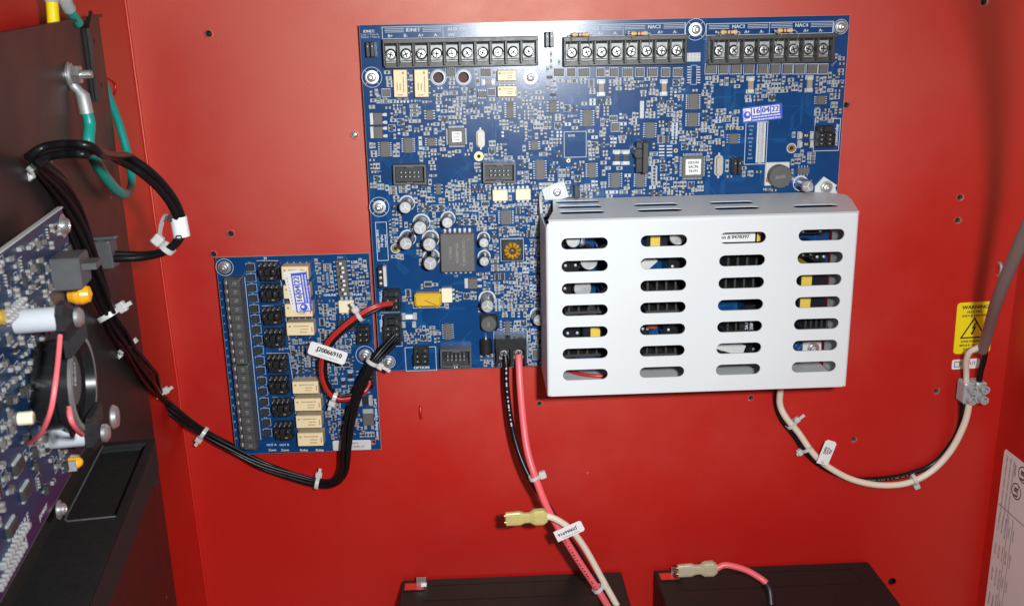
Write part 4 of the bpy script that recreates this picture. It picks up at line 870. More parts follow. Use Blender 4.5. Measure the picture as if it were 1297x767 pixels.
for pts, sc_, ang in (([(1017, 433), (1040, 431.5), (1040, 449), (1016, 450)], (1030, 441), 0), ([(686.5, 240), (701, 232.5), (714.4, 229.7), (720.5, 249), (708, 253), (690, 253)], (705.5, 243.2), 0), ([(1043.4, 223.7), (1060, 234.6), (1057.5, 237.4), (1061.5, 248.5), (1031.5, 248.5), (1032.2, 236)], (1046.5, 237), 0)):
    q = MB(); q.poly([P(u, v, 1.2)[:2] for u, v in pts], .5, 1.5, 'cage_paint'); tb_ = part(CG, 'mounting_tab', q)
    c = P(*sc_, 1.5); part(tb_, 'screw', cached(('tab_screw',), lambda b: mscrew(b, 2.5)), c - ORG[CG.name])
q = MB(); q.tube(spline([(CX0 + 1, -99.5, 1.6), (CX0 + .4, -101.5, 5), (CX0 + .2, -105, 10), (CX0 + .3, -110, 14)], 5), 1.0, 'cage_paint', 8); part(CG, 'rolled_edge', q)

q = MB(); q.tube(spline([(112, CY0 + 3, 8), (125, CY0 + 2.5, 22), (140, CY0 + 2, 26), (160, CY0 + 2, 20)], 5), 1.2, 'wire_red', 8); part(MBD, 'supply_wire', q)
q = MB(); a, e = P(906, 432, 18), P(942, 446, 18); q.M = T((a.x + e.x) / 2, (a.y + e.y) / 2, 17) @ RZ(-18); q.box(0, 0, 0, 19, 7, 1.2, 'label_grey'); q.box(0, 3, -17, 16, 1.2, 17, 'label_grey'); part(MBD, 'heat_spreader', q)
q = MB(); a = P(818, 336, 16); q.M = T(a.x, a.y, 15) @ RZ(42); q.box(0, 0, 0, 14, 6, 1.0, 'label_grey'); q.box(0, 2.4, -15, 12, 1.0, 15, 'label_grey'); part(MBD, 'heat_spreader', q)
# ================================================================== wires, ties and tags
def tie(parent, c, ang, r, side=1, tail=4.0, head=(4.2, 3.4), zl=None):
    """nylon tie round a bundle of radius r that runs at angle ang in the panel plane"""
    q = MB(); n = 20; w_ = 1.2; r2 = r + .55
    for ra, fl in ((r2, 1), (r + .05, -1)):
        v = []
        for i in range(n):
            a = 2 * math.pi * i / n
            for x in (-w_, w_): v.append((x, ra * math.cos(a), ra * math.sin(a)))
        q.add(v, [((2 * i, 2 * i + 1, (2 * i + 3) % (2 * n), (2 * i + 2) % (2 * n)))[::-fl] for i in range(n)], 'nylon', True)
    for x in (-w_, w_):
        v = []
        for i in range(n):
            a = 2 * math.pi * i / n; v += [(x, r2 * math.cos(a), r2 * math.sin(a)), (x, (r + .05) * math.cos(a), (r + .05) * math.sin(a))]
        q.add(v, [(2 * i, 2 * i + 1, (2 * i + 3) % (2 * n), (2 * i + 2) % (2 * n)) for i in range(n)], 'nylon')
    h = q; h.cbox(0, side * (r2 + head[1] / 2 - .4), -1.2, head[0], head[1], 3.0, 'nylon', .5)
    if tail: h.box(.3, side * (r2 + head[1] + tail / 2 - .4), -.2, 1.9, tail, .9, 'nylon')
    return part(parent, 'cable_tie', q, c, ang)
def bundle(parent, centre, n, rw, spread, m, twist=1.2, seed=0, name='wire', seg=7):
    rnd = random.Random(seed); N_ = len(centre)
    for k in range(n):
        ph = 2 * math.pi * k / n + rnd.uniform(-.3, .3); pts = []; am = rnd.uniform(.75, 1.1); sp2 = spread if isinstance(spread, list) else [spread] * N_; pass
        for i, p in enumerate(centre):
            t = (centre[min(i + 1, N_ - 1)] - centre[max(i - 1, 0)]).normalized(); z = Vector((0, 0, 1)); b_ = t.cross(z)
            b_ = b_.normalized() if b_.length > .05 else Vector((1, 0, 0)); z = b_.cross(t)
            a = ph + twist * i / N_ * 2 * math.pi + rnd.uniform(-.02, .02); amp = am * sp2[i]; pts.append(p + b_ * math.cos(a) * amp + z * math.sin(a) * amp * .8)
        q = MB(); q.tube(pts, rw, m, seg); part(parent, name, q)
def ang2(u0, v0, u1, v1): d = P(u1, v1) - P(u0, v0); return math.degrees(math.atan2(d.y, d.x))

# black harness from the chassis plate round to the large board
hp = [PL(48, 205, 5), PL(72, 232, 5), PL(93, 272, 5), PL(113, 330, 5), PL(138, 398, 5), PL(162, 440, 5), P(200, 500, 24), P(228, 527, 10), P(258, 548, 3), P(295, 569, 0), P(330, 588, -1), P(370, 602, -1), P(402, 611, 0), P(422, 611, 3), P(434, 596, 8), P(438, 565, 13), P(444, 530, 16), P(455, 495, 17), P(470, 462, 16), P(486, 444, 13), P(503, 428, 11)]
HC = spline(hp, 6)
HT = thing('cable_harness', 'long black wire bundle with nylon ties sagging under the smaller blue card', 'cable', P(330, 588, -4))
def profile(keys, n):
    out = []
    for i in range(n):
        for (a, va), (b_, vb) in zip(keys, keys[1:]):
            if a <= i <= b_: out.append(va + (vb - va) * (i - a) / (b_ - a)); break
    return out
bundle(HT, HC, 7, 1.15, profile([(0, 2.6), (4, 3.6), (18, 5.0), (24, 3.4), (27, 4.6), (30, 3.4), (33, 7.0), (36, 2.4), (40, 3.0), (48, 2.0), (60, 2.9), (72, 2.0), (80, 2.2), (92, 3.0), (108, 2.0), (130, 3.0)], len(HC)), 'wire_black', 1.6, 3)
bundle(HT, HC[:50], 6, 1.2, profile([(0, 1.4), (4, 2.4), (18, 3.0), (24, 2.0), (30, 2.0), (33, 4.4), (36, 1.4), (50, 1.0)], 50), 'wire_black', 1.0, 9)
for u, v, z, ang, sd, r in ((258, 548, 3, ang2(228, 527, 295, 569), -1, 3.0), (402, 611, 0, ang2(370, 602, 422, 611), 1, 2.9), (200, 500, 24, ang2(163, 440, 228, 527), 1, 3.2), (472, 458, 16, ang2(455, 495, 486, 444), -1, 2.8)):
    tie(HT, P(u, v, z), ang, r + .9, sd, 3.0 if u != 472 else 5)
for u, v, ang, sd in ((138, 398, -62, 1), (162, 438, -55, -1), (52, 207, -55, -1)): tie(HT, PL(u, v, 5), ang, 5.2, sd, 3.0, (5.0, 4.0))
# red and black pair from card to board
RT = thing('wire_pair', 'red and black wires looping from the smaller card up to the large board', 'wire', P(430, 440, 5))
rp = [P(470, 484, 10), P(462, 494, 13), P(445, 502, 15), P(426, 502, 16), P(413, 487, 17), P(409, 463, 18), P(416, 437, 19), P(434, 417, 19), P(458, 399, 18), P(478, 389, 16), P(497, 385, 12)]
RC = spline(rp, 7)
for nm, m, o1 in (('red_wire', 'wire_red', -1.9), ('red_wire', 'wire_red', -.7), ('black_wire', 'wire_black', 2.0), ('black_wire', 'wire_black', 1.0)):
    pts = []
    for i, p in enumerate(RC):
        t = (RC[min(i + 1, len(RC) - 1)] - RC[max(i - 1, 0)]).normalized(); b_ = t.cross(Vector((0, 0, 1))).normalized(); f = 1 - .35 * math.sin(i / len(RC) * 9)
        pts.append(p + b_ * o1 * .78 * (1.0 if i < len(RC) * .9 else .7) * (1 if i > 8 else -1 + i / 4) + Vector((0, 0, (.7 if m == 'wire_red' and abs(o1) < 1 else 0 if m == 'wire_red' else .4 if abs(o1) > 1.5 else -.9))))
    q = MB(); q.tube(pts, 1.15, m, 8); part(RT, nm, q)
tie(RT, P(456, 400, 18), ang2(434, 417, 478, 389), 3.0, 1, 3); tie(RT, P(424, 502, 16), ang2(445, 502, 413, 490), 3.0, 1, 3)
q = MB(); q.poly([(-11.6, -3.2), (-10.6, -4.2), (10.4, -4.2), (11.6, -3.0), (11.6, 3.4), (10.8, 4.2), (-10.8, 4.2), (-11.6, 3.4)], 0, .15, 'label_white'); q.text('.J20066910', .5, .7, 4.3, .17, 'ink', 0, .85); q.text('MADE IN MEXICO', 1, -2.7, 1.5, .17, 'ink_grey')
part(RT, 'wire_tag', q, P(415, 447, 22), -21)
# pink and black battery leads
PT = thing('battery_leads', 'pink and black wires hanging from the two way terminal of the large board', 'wire', P(680, 620, 10))
q = MB(); q.tube(path((657, 450, 6), (657.5, 462, 9), (659, 490, 14), (663, 535, 20), (668, 570, 26), (678, 604, 32), (693, 642, 36), (712, 676, 35), (735, 713, 33), (757, 746, 32), (775, 776, 32)), 2.3, 'wire_pink', 12); part(PT, 'pink_wire', q)
q = MB(); q.tube(path((640, 450, 6), (641, 463, 8), (642, 492, 10), (648, 538, 14), (658, 575, 20), (673, 608, 27), (694, 640, 32), (712, 670, 29), (732, 700, 27), (752, 738, 27), (772, 776, 28)), 1.9, 'wire_black', 10); part(PT, 'black_wire', q)
tie(PT, P(677, 604, 31), ang2(668, 570, 693, 642), 3.1, 1, 0, (4.6, 4.2)); tie(PT, P(757, 745, 31), ang2(735, 713, 775, 776), 3.1, 1, 0, (4.6, 4.2))
def wire_print(parent, pts, r, i0, i1, m, sd=1, ln=1.2):
    """short printed characters along the side of a wire that faces out"""
    q = MB(); rnd = random.Random(sd); f = float(i0)
    while f < i1:
        i = int(f); p = pts[i] + (pts[i + 1] - pts[i]) * (f - i); t = (pts[i + 1] - pts[i]); step = (ln * rnd.uniform(.9, 2.6)) / max(t.length, .1); t.normalize()
        b_ = t.cross(Vector((0, 0, 1))).normalized(); nn = b_.cross(t); c = p + nn * (r + .03); h = ln * rnd.uniform(.25, .5); w2 = r * .22
        q.add([(c - t * h - b_ * w2)[:], (c + t * h - b_ * w2)[:], (c + t * h + b_ * w2)[:], (c - t * h + b_ * w2)[:]], [(0, 1, 2, 3)], m); f += step
    part(parent, 'wire_print', q)
wire_print(PT, path((693, 642, 36), (712, 676, 35), (735, 713, 33), (757, 746, 32), (775, 776, 32)), 2.3, 7, 24, 'ink', 3)
wire_print(PT, path((640, 450, 6), (641, 463, 8), (642, 492, 10), (648, 538, 14), (658, 575, 20)), 1.9, 9, 24, 'silk', 5, 1.4)
def spade(parent, p0, ang, m, wide=1.0):
    """insulated push-on terminal: wide open mouth, neck, collar; axis along +X"""
    q = MB(); secs = [(1.4, 4.4, 1.9), (10, 4.6, 2.0), (13, 3.3, 1.9), (16, 3.3, 2.0), (19, 5.1, 2.9), (24.5, 5.2, 3.0), (27.0, 3.3, 2.6)]; n = 14; v = []
    for x, a, c in secs:
        for i in range(n):
            t = 2 * math.pi * i / n; cs_, sn = math.cos(t), math.sin(t); e = .55; v.append((x, a * math.copysign(abs(cs_) ** e, cs_), c * math.copysign(abs(sn) ** e, sn)))
    q.add(v, [(k * n + i, k * n + (i + 1) % n, (k + 1) * n + (i + 1) % n, (k + 1) * n + i) for k in range(len(secs) - 1) for i in range(n)], m, False)
    q.add(v[-n:], [tuple(range(n))], m)
    b_ = part(parent, 'spade_sleeve', q, p0, ang)
    q = MB(); q.box(5.4, 0, -1.2, 9.0, 6.6, .5, 'nickel')
    for s_ in (-1, 1): q.M = T(5, s_ * 2.2, .2) @ RYm(90); q.lathe([(1.3, -4.6), (1.3, 4.2)], 'copper', seg=10)
    part(b_, 'spade_contact', q, (0, 0, 0))
WT = thing('battery_lead', 'white wire ending in a loose yellow push-on connector above the left battery', 'wire', P(700, 660, 20))
p0 = P(638, 657, 42); spade(WT, p0, 2, 'spade_nylon')
e = p0 + Vector((27, .9, 0)); q = MB(); q.tube(spline([e - Vector((3, 0, 0)), e, P(706, 658, 41), P(724, 671, 38), P(743, 697, 34), P(764, 735, 31), P(788, 778, 31)], 8), 2.1, 'wire_white', 12); part(WT, 'white_wire', q)
def tag(parent, c, ang, wd, hg, lines, rot=0):
    q = MB(); q.poly([(-wd / 2, -hg / 2), (wd / 2 - 1, -hg / 2), (wd / 2, -hg / 2 + 1), (wd / 2, hg / 2 - 1), (wd / 2 - 1, hg / 2), (-wd / 2, hg / 2)], 0, .18, 'label_white')
    for t, x, y, sz in lines: q.text(t, x, y, sz, .2, 'ink', rot)
    return part(parent, 'wire_tag', q, c, ang)
tag(PT, P(721, 672, 42), 24, 18.5, 7.6, [('J20066916', -1.2, .3, 3.0), ('MADE IN MEXICO', 0, -2.5, 1.4)], 180)
q = MB(); q.M = RYm(90); q.lathe([(3.7, -2.0), (3.7, 2.0)], 'label_white', seg=18, cap=False); part(PT, 'wire_tag', q, P(710, 675, 36), ang2(693, 642, 735, 713))
# white and black mains pair
MT = thing('mains_wires', 'white and black wires curving from under the white cage to the terminal connector', 'wire', P(1080, 605, -8))
q = MB(); q.tube(path((990, 470, 6), (988.5, 492, 0), (988, 512, -4), (996, 529, -4), (1011, 547, -4.5), (1031, 575, -4.5), (1051, 592, -4.5), (1080, 607, -5), (1115, 614, -5), (1150, 611, -5), (1180, 596, -5), (1205, 569, -3), (1222, 535, 1), (1228, 508, 4)), 2.15, 'wire_white', 12); part(MT, 'white_wire', q)
q = MB(); q.tube(path((984, 470, 5), (983.5, 492, -2), (983.5, 514, -7.5), (991, 532, -7.5), (1006, 551, -7.5), (1023, 575, -7.5), (1048, 594, -7.8), (1080, 606, -7.8), (1115, 606, -7.8), (1150, 600, -7.8), (1183, 586, -7.5), (1207, 558, -6), (1217, 535, -3), (1219, 508, 2)), 1.8, 'wire_black', 10); part(MT, 'black_wire', q)
wire_print(MT, path((1080, 606, -7.8), (1115, 606, -7.8), (1150, 600, -7.8), (1183, 586, -7.5)), 1.8, 2, 18, 'ink_grey', 6)
tie(MT, P(1002, 537, -5), ang2(996, 529, 1011, 547), 3.2, 1, 4, (3.4, 3.2)); tie(MT, P(1021, 567, -5), ang2(1011, 547, 1031, 575), 3.2, -1, 1, (4, 3.4)); tie(MT, P(1158, 607, -5), ang2(1140, 612, 1180, 596), 3.4, -1, 0, (4, 3.6))
q = MB(); q.poly([(-8.5, -4), (7.5, -4), (8.8, -2.6), (9, 2.4), (7.5, 4), (-8.5, 4)], 0, .16, 'label_white')
for k, (t, x, y) in enumerate((('J2006', 1.5, 1.6), ('6919', 1.5, -.4), ('MX', 1.5, -2.2), ('C.', -6.8, 0))): q.text(t, x, y, 2.3, .18, 'ink', 0)
part(MT, 'wire_tag', q, P(1047, 573, 3), 72)
# translucent two way connector
c = P(1231, 495, 2); WC = thing('wire_connector', 'translucent two way screw connector block joining mains wires to the grey cable', 'connector', c)
for s_ in (-1, 1):
    q = MB(); q.cbox(0, 0, -5, 7.0, 14.5, 9.5, 'clear_plastic', .8); q.box(0, 0, -2, 3.4, 13, 3.4, 'nickel')
    for k in (-1, 1): q.lathe([(3.0, 4.5), (2.7, 8.6), (1.9, 8.6), (1.8, 4.0)], 'clear_plastic', .6, k * 3.6, 16)
    bl = part(WC, 'connector_body', q, c + Vector((s_ * 3.9, 0, 0)))
    for k in (-1, 1): part(bl, 'screw', cached(('block_screw',), lambda b: (b.lathe([(1.7, 0), (1.7, 2.2), (1.4, 2.5)], 'nickel', seg=14), b.box(0, 0, 2.45, 2.6, .5, .1, 'hole_dark'))), (.6, k * 3.6, 3.0), 40)
GT = thing('mains_cable', 'thick grey sheathed cable coming down in front of the yellow warning label', 'cable', P(1243, 445, 10))
q = MB(); q.tube(spline([P(1244.5, 443, 15), P(1253, 414, 42), P(1263.5, 379, 78), P(1281, 335, 112), P(1300, 291, 142), P(1330, 225, 184), P(1368, 140, 236), P(1415, 30, 290), P(1480, -120, 345)], 8), 3.3, 'sheath_grey', 18); part(GT, 'cable_sheath', q)
q = MB(); q.tube(path((1247, 430, 18), (1240, 439, 17), (1228, 446, 13), (1224, 458, 9), (1224, 472, 5), (1224, 486, 3)), 1.9, 'wire_white', 10); part(GT, 'white_wire', q)
q = MB(); q.tube(path((1249, 430, 18), (1248, 443, 16), (1246, 456, 11), (1242, 470, 6), (1240, 486, 3)), 1.9, 'wire_black', 10); part(GT, 'black_wire', q)
# ================================================================== labels on the panel
def quadc(pts): return sum((P(u, v, ZP) for u, v in pts), Vector()) / len(pts)
c = quadc([(1213, 379), (1258, 378), (1256, 448), (1206, 453)]); WL = thing('warning_label', 'yellow electric shock warning label behind the grey cable', 'label', c)
def rrect(w_, h_, r_): return [(sx * (w_ / 2 - r_) + r_ * math.cos(math.radians(a)), sy * (h_ / 2 - r_) + r_ * math.sin(math.radians(a))) for sx, sy, a0 in ((1, 1, 0), (-1, 1, 90), (-1, -1, 180), (1, -1, 270)) for a in range(a0, a0 + 91, 18)]
q = MB(); wd, hg = 24.4, 35.0; q.poly(rrect(wd, hg, 2.4), 0, .1, 'warn_yellow'); z = .13
for t, y, s_ in (('WARNING', 14.0, 3.6), ('ELECTRIC', 10.9, 2.4), ('SHOCK HAZARD', 8.3, 2.2), ('AVERTISSEMENT', -9.2, 2.2), ('RISQUE DE CHOC', -11.8, 2.1), ('ELECTRIQUE', -14.4, 2.1)): q.text(t, 0, y, s_, z, 'ink')
tri = [(-8, -6.6), (8, -6.6), (0, 6.6)]
for i in range(3): q.line(*tri[i], *tri[(i + 1) % 3], 1.0, z + .01 * i, 'ink')
bolt = [(1.1, 3.6), (-1.6, -.6), (-.1, -.3), (-1.3, -3.2), (-1.9, -2.9), (-1.2, -5.0), (.6, -3.6), (-.2, -3.4), (1.8, .9), (.2, .6), (2.0, 3.4)]
q.poly(bolt, z, z + .03, 'ink'); part(WL, 'label_sheet', q, c + Vector((0, 0, .08)), 1.2)
c = P(1223, 460.5, ZP); WL2 = thing('part_label', 'small white printed label just below the yellow warning label', 'label', c)
q = MB(); q.poly(rrect(18.5, 6.8, 1.2), 0, .1, 'label_white'); q.text('9 14 UT', 1.5, .2, 3.2, .13, 'ink_grey'); q.rect(-7.4, -1.8, -4.2, 1.8, .5, .125, 'trace'); part(WL2, 'label_sheet', q, c + Vector((0, 0, .08)), 1.5)
# agency label on the right wall
y1, y0, z0 = PX(1274, 568, XR).y, -440.0, 1.0
UL = thing('approval_label', 'large white printed agency label on the right cabinet wall', 'label', (XR, y1, z0))
q = MB()   # built flat then stood against the wall: X along z of the panel, Y along y
HG = y1 - y0; WD = 90.0
q.poly([(0, -HG), (WD, -HG), (WD, 0), (1.6, 0), (0, -2)], 0, .15, 'label_white')
z = .18
rnd = random.Random(4)
for cx_ in (4.5, 9.0, 13.0):
    y = -6
    for t in ('LISTED CONTROL UNIT', 'FIRE ALARM SYSTEM', 'SIGNALING UNIT', 'ACCESSORY 2T18', 'SERVICE ONLY'):
        q.text(t, cx_, y - 9, 2.2, z, 'ink_grey', 90); y -= 23
        if y < -45: break
q.text('UL', 19, -22, 7, z, 'ink', 90); q.ring(19, -22, 4.8, 5.6, z, 'ink', 28); q.text('UL', 24, -8, 7, z, 'ink', 90); q.ring(24, -8, 4.8, 5.6, z, 'ink', 28); q.text('LISTED', 15, -9, 2.8, z, 'ink', 90)
q.line(.8, -40, WD - 1, -40, .5, z + .01, 'ink')
for cx_ in (4, 8.5, 12.5, 17, 22):
    y = -45
    while y > -HG + 8:
        t = rnd.choice(('SECONDARY', 'BATTERY', '24 VDC', '12 A MAX', '120 VAC', '60 HZ', 'PRIMARY', 'NAC', 'SUITABLE FOR')); q.text(t, cx_, y - 8, 2.4, z, 'ink_grey', 90); y -= 19
q.line(14.8, -42, 14.8, -HG + 2, .4, z, 'ink'); q.line(19.8, -42, 19.8, -HG + 2, .4, z, 'ink')
o = part(UL, 'label_sheet', q, (XR - .1, y1, z0)); o.rotation_euler = (0, math.radians(-90), 0)

# ================================================================== batteries
BT = -365.0
for i, (x0, x1, lb) in enumerate(((5.5, 156.5, 'left black battery, the one below the loose yellow connector'), (179, 329.5, 'right black battery with the pink wire plugged onto its terminal'))):
    t = thing('battery', lb, 'battery', ((x0 + x1) / 2, YB + 1, 24), 'black batteries on the cabinet floor')
    q = MB(); q.M = RXm(-90); q.cbox(0, 0, 0, x1 - x0, 65, BT - YB - 1, 'battery_black', .8); q.M = Matrix.Identity(4)
    part(t, 'battery_case', q, ((x0 + x1) / 2, YB + 1, 24))
    q = MB(); q.M = RXm(-90); zz = .0
    q.box(0, -31.2, 0, x1 - x0 - 4, .7, .35, 'battery_black'); q.box(0, 6, 0, x1 - x0 - 30, .5, .25, 'battery_black'); q.box(0, 24, 0, x1 - x0 - 30, .5, .25, 'battery_black')
    for sx in (-1, 1): q.box(sx * ((x1 - x0) / 2 - 15), 15, 0, .5, 17.4, .25, 'battery_black')
    q.M = Matrix.Identity(4); part(t, 'lid_ribs', q, ((x0 + x1) / 2, BT + .01, 24))
    q = MB(); q.box(0, -9, -.1, x1 - x0 + .5, .6, 65.5, 'battery_black'); q.M = T(0, 0, -32.6); part(t, 'lid_seam', q, ((x0 + x1) / 2, BT, 24 - 32.6))
    # terminal well: red housing sunk in the back left corner, silver blade
    tx = x0 + 8.5; q = MB(); q.M = T(0, 0, 0) @ RXm(-90); q.box(0, 0, 0, 13.0, 9.0, .25, 'red_plastic'); 
    for s_ in (-1, 1): q.box(s_ * 6.9, 0, 0, .9, 10.6, .7, 'battery_black'); q.box(0, s_ * 4.9, 0, 13, .9, .65, 'battery_black')
    q.M = Matrix.Identity(4); th_ = part(t, 'terminal_housing', q, (tx + .5, BT + .02, 1.0))
    q = MB(); q.M = RXm(-90); q.box(4.8, 1.2, .2, 6.6, .9, 6.0, 'nickel'); q.box(6.5, 1.0, .2, 4.0, 5.0, .7, 'nickel'); part(th_, 'terminal_blade', q, (0, 0, 0))
LT = thing('battery_lead', 'pink wire with a clear push-on connector on the right battery terminal', 'wire', P(900, 720, 10))
p0 = P(856, 722.5, 22); spade(LT, p0, 2, 'spade_clear')
e = p0 + Vector((27, .8, 0)); q = MB(); q.tube(spline([e - Vector((3, 0, 0)), e, P(920, 715, 22), P(944, 721, 24), P(962, 731, 27), P(971, 738, 30)], 8), 2.1, 'wire_pink', 12); part(LT, 'pink_wire', q)
q = MB(); q.tube(spline([P(970, 737.5, 29.5), P(975, 748, 32), P(977, 770, 38), P(978, 800, 45)], 6), 2.6, 'black_satin', 12); part(LT, 'cable_boot', q)
q = MB(); q.M = RZ(0); q.lathe([(2.9, -2), (2.9, 2)], 'tape_yellow', seg=12); k = part(LT, 'fuse_ring', q, P(977, 768, 38)); k.rotation_euler = (math.radians(90), 0, 0)

# ================================================================== chassis plate at the left, seen edge on
FR = Matrix(((D.x, U.x, N.x, 0), (D.y, U.y, N.y, 0), (D.z, U.z, N.z, 0), (0, 0, 0, 1)))
CP = thing('chassis_plate', 'dark brown hinged steel plate standing open along the left side', 'metal plate', O, frame=FR)
tl = L(125, 22); q = MB()
plate_with_holes(q, [(-330, -150), (3.2, -150), (3.2, -4), (tl.x, tl.y), (-330, tl.y - 12.6)], [], -1.5, 0, 'chassis_brown'); q.add([(x, tl.y - 12.6 * (tl.x + .0 - x) / (tl.x + 330) + dy, z) for x in (-330, tl.x + 2) for dy, z in ((.05, -1.5), (.05, 1.6), (1.3, 1.6), (1.3, -1.5))], [(0, 1, 2, 3), (7, 6, 5, 4), (0, 4, 5, 1), (1, 5, 6, 2), (2, 6, 7, 3), (3, 7, 4, 0)], 'chassis_brown'); part(CP, 'plate', q)
# hinge leaf
a, e = L(108, 36, 1.2), L(129, 126, 1.2); q = MB(); hs = [L(114.5, 53, 1.2), L(123.5, 108, 1.2)]
plate_with_holes(q, [(a.x, e.y), (e.x + 3, e.y), (e.x + 1, a.y + 4), (e.x - 3, a.y + 8), (a.x, a.y)], [circle(h.x, h.y, 1.4, 12) for h in hs], 1.5, 3.0, 'chassis_brown'); q.box(a.x - 1, (a.y + e.y) / 2, .1, 2.0, a.y - e.y, 1.4, 'chassis_black'); part(CP, 'hinge_leaf', q)
# black bottom flange standing out from the plate, with a rectangular opening
YS = L(123.6, 561, 0).y; hf = 0.0
while L(196.5, 554, hf).y < YS and hf < 60: hf += .25
xs0 = min(L(123.6, 561, 0).x, L(196.5, 554, hf).x)
q = MB(); fl = MB()
def onshelf(u, v): p = PN(u, v, O + U * YS, U) - O; return p.dot(D), p.dot(N)
ow = [onshelf(u, v) for u, v in ((140, 562), (186, 557), (146, 655), (74, 660))]
ox0, ox1 = (ow[2][0] + ow[3][0]) / 2, min(xs0 - 4, (ow[0][0] + ow[1][0]) / 2); oh0, oh1 = max(3, min(p[1] for p in ow)), min(hf - 3, max(p[1] for p in ow))
plate_with_holes(fl, [(-340, 0), (xs0, 0), (xs0, hf), (-340, hf)], [[(ox0, oh0), (ox1, oh0), (ox1, oh1), (ox0, oh1)]], -.8, .8, 'chassis_black')
fl.v = [(v[0], YS + v[2] - .8, v[1]) for v in fl.v]; fl.f = [f[::-1] for f in fl.f]
fl.box((xs0 - 340) / 2, YS - 5, .9, xs0 + 338, .8, hf - 2.4, 'chassis_black'); fl.box((xs0 - 340) / 2, YS - 12, .4, xs0 + 338, 22, .8, 'chassis_black'); fl.box(xs0 - .6, YS - 12, 1, 1, 22, hf - 2.4, 'chassis_black'); fl.box((xs0 - 340) / 2, YS - 8, hf - 1.2, xs0 + 340, 15, 1.2, 'chassis_black'); part(CP, 'bottom_flange', fl)  # black floor and walls added so the opening looks dark inside
q.tube([(ox1, YS + .1, oh0), (ox0 + 1.5, YS + .1, oh0), (ox0, YS + .1, oh0 + 1.5), (ox0, YS + .1, oh1)], .4, 'socket_grey', 6); part(CP, 'rim_highlight', q)  # paler grey tube paints the lit edge of the opening
print('shelf', YS, hf, xs0, ox0, ox1, oh0, oh1)
# earth bolt with ring terminal and green wire
bc = L(86, 95, 0); EW = thing('earth_wire', 'green earth wire looping from a bolted ring terminal on the chassis plate', 'wire', LW(bc), frame=FR)
q = MB(); q.lathe([(5.6, .1), (5.6, .8), (5.2, 1.0)], 'nickel', seg=22); q.lathe([(4.4, 1.9), (4.4, 5.2), (4.0, 5.6), (2.4, 5.6)], 'nickel', seg=6, smooth=False); q.lathe([(2.0, 5.6), (2.0, 9.5), (1.6, 10.2)], 'nickel', seg=12); part(EW, 'earth_bolt', q, Vector((0, 0, 0)))
q = MB(); q.lathe([(5.0, 1.0), (5.0, 1.9)], 'tin', seg=20); 
q.tube([(0, -2, 1.5), (0, -5, 1.8), (0, -7, 3.6), (0, -9, 5.0), (0, -17, 5.6)], [2.4, 2.2, 2.0, 3.0, 3.1], 'tin', 12); part(EW, 'ring_terminal', q, Vector((0, 0, 0)))
def toframe(p, o_): p = Vector(p) - o_; return Vector((p.dot(D), p.dot(U), p.dot(N)))
OB = LW(bc); gw = [OB + U * -15 + N * 5.5, OB + U * -22 + N * 6.2, P(113, 185, 135), P(127, 214, 122), P(146, 239, 100), P(160, 245, 82), P(167, 232, 66), P(163, 200, 55), P(152, 160, 50), P(141, 130, 46), P(133, 108, 42)]
q = MB(); q.tube([toframe(p, OB) for p in spline(gw, 8)], [2.6] * 40 + [2.1] * 41, 'wire_green', 12); part(EW, 'green_wire', q, Vector((0, 0, 0)))
# ferrules behind the plate
FT = thing('crimped_wires', 'yellow crimp and green wire end above the chassis plate in the top left corner', 'wire', PX(67, 20, -122))
q = MB(); a = [PX(64, -20, -118), PX(66, 4, -118), PX(68, 32, -118)]; q.tube([a[1], a[2]], 2.6, 'warn_yellow', 12); q.tube([a[0], a[1]], 3.0, 'clear_plastic', 12); part(FT, 'yellow_crimp', q)
q = MB(); a = [PX(76, -25, -118), PX(84, 5, -118), PX(90, 16, -118), PX(100, 30, -118)]; q.tube(spline(a[1:], 4), 2.2, 'wire_green', 12); q.tube([a[0], a[1], PX(88, 12, -118)], 3.0, 'clear_plastic', 12); part(FT, 'green_wire', q)

# ------------------------------------------------------------------ circuit board on the plate
PB = thing('circuit_board', 'blue and purple circuit board facing right on the dark chassis plate', 'circuit board', LW((-200, 62, 0)), frame=FR)
OFS = Vector((-200, 62, 0))
def lp(u, v, h=10.0): return L(u, v, h) - OFS
HB = 10.0; yt = lp(80, 262).y; yb = lp(100, 582).y; xf = lp(83, 290).x + 2; xn = -150.0
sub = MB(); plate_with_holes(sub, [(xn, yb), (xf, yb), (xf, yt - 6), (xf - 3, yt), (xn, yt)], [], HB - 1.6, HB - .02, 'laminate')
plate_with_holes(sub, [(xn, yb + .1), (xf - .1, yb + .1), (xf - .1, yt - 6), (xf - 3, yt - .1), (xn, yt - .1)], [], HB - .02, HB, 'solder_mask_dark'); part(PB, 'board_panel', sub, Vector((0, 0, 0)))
sub = MB(); sub.poly([(xn, yb + .2), (xf - .2, yb + .2), (xf - .2, yb + 16), (xf - 8, yb + 18), (xf - 30, yb + 8), (xn, yb + 7)], HB + .01, HB + .03, 'board_purple'); part(PB, 'bare_copper_area', sub, Vector((0, 0, 0)))
sub = MB(); sub.box((xn + xf) / 2, yt + .1, HB - 1.7, xf - xn - 3, .5, 1.8, 'label_grey'); part(PB, 'board_edge', sub, Vector((0, 0, 0)))
occ3 = Occ(xn, yb, xf, yt); smd = MB(); silk = MB()
def lpart(name, q, u, v, h=HB, rot=0, ext=4): p = lp(u, v, h); o_ = part(PB, name, q, (p.x, p.y, HB), rot); occ3.mark(p.x - ext, p.y - ext, p.x + ext, p.y + ext); return o_
q = MB(); mscrew(q, 3.0); lpart('mounting_screw', q, 79, 286, HB, 0, 5)
q = MB(); mscrew(q, 2.2); lpart('mounting_screw', q, 74, 645, HB, 0, 4)
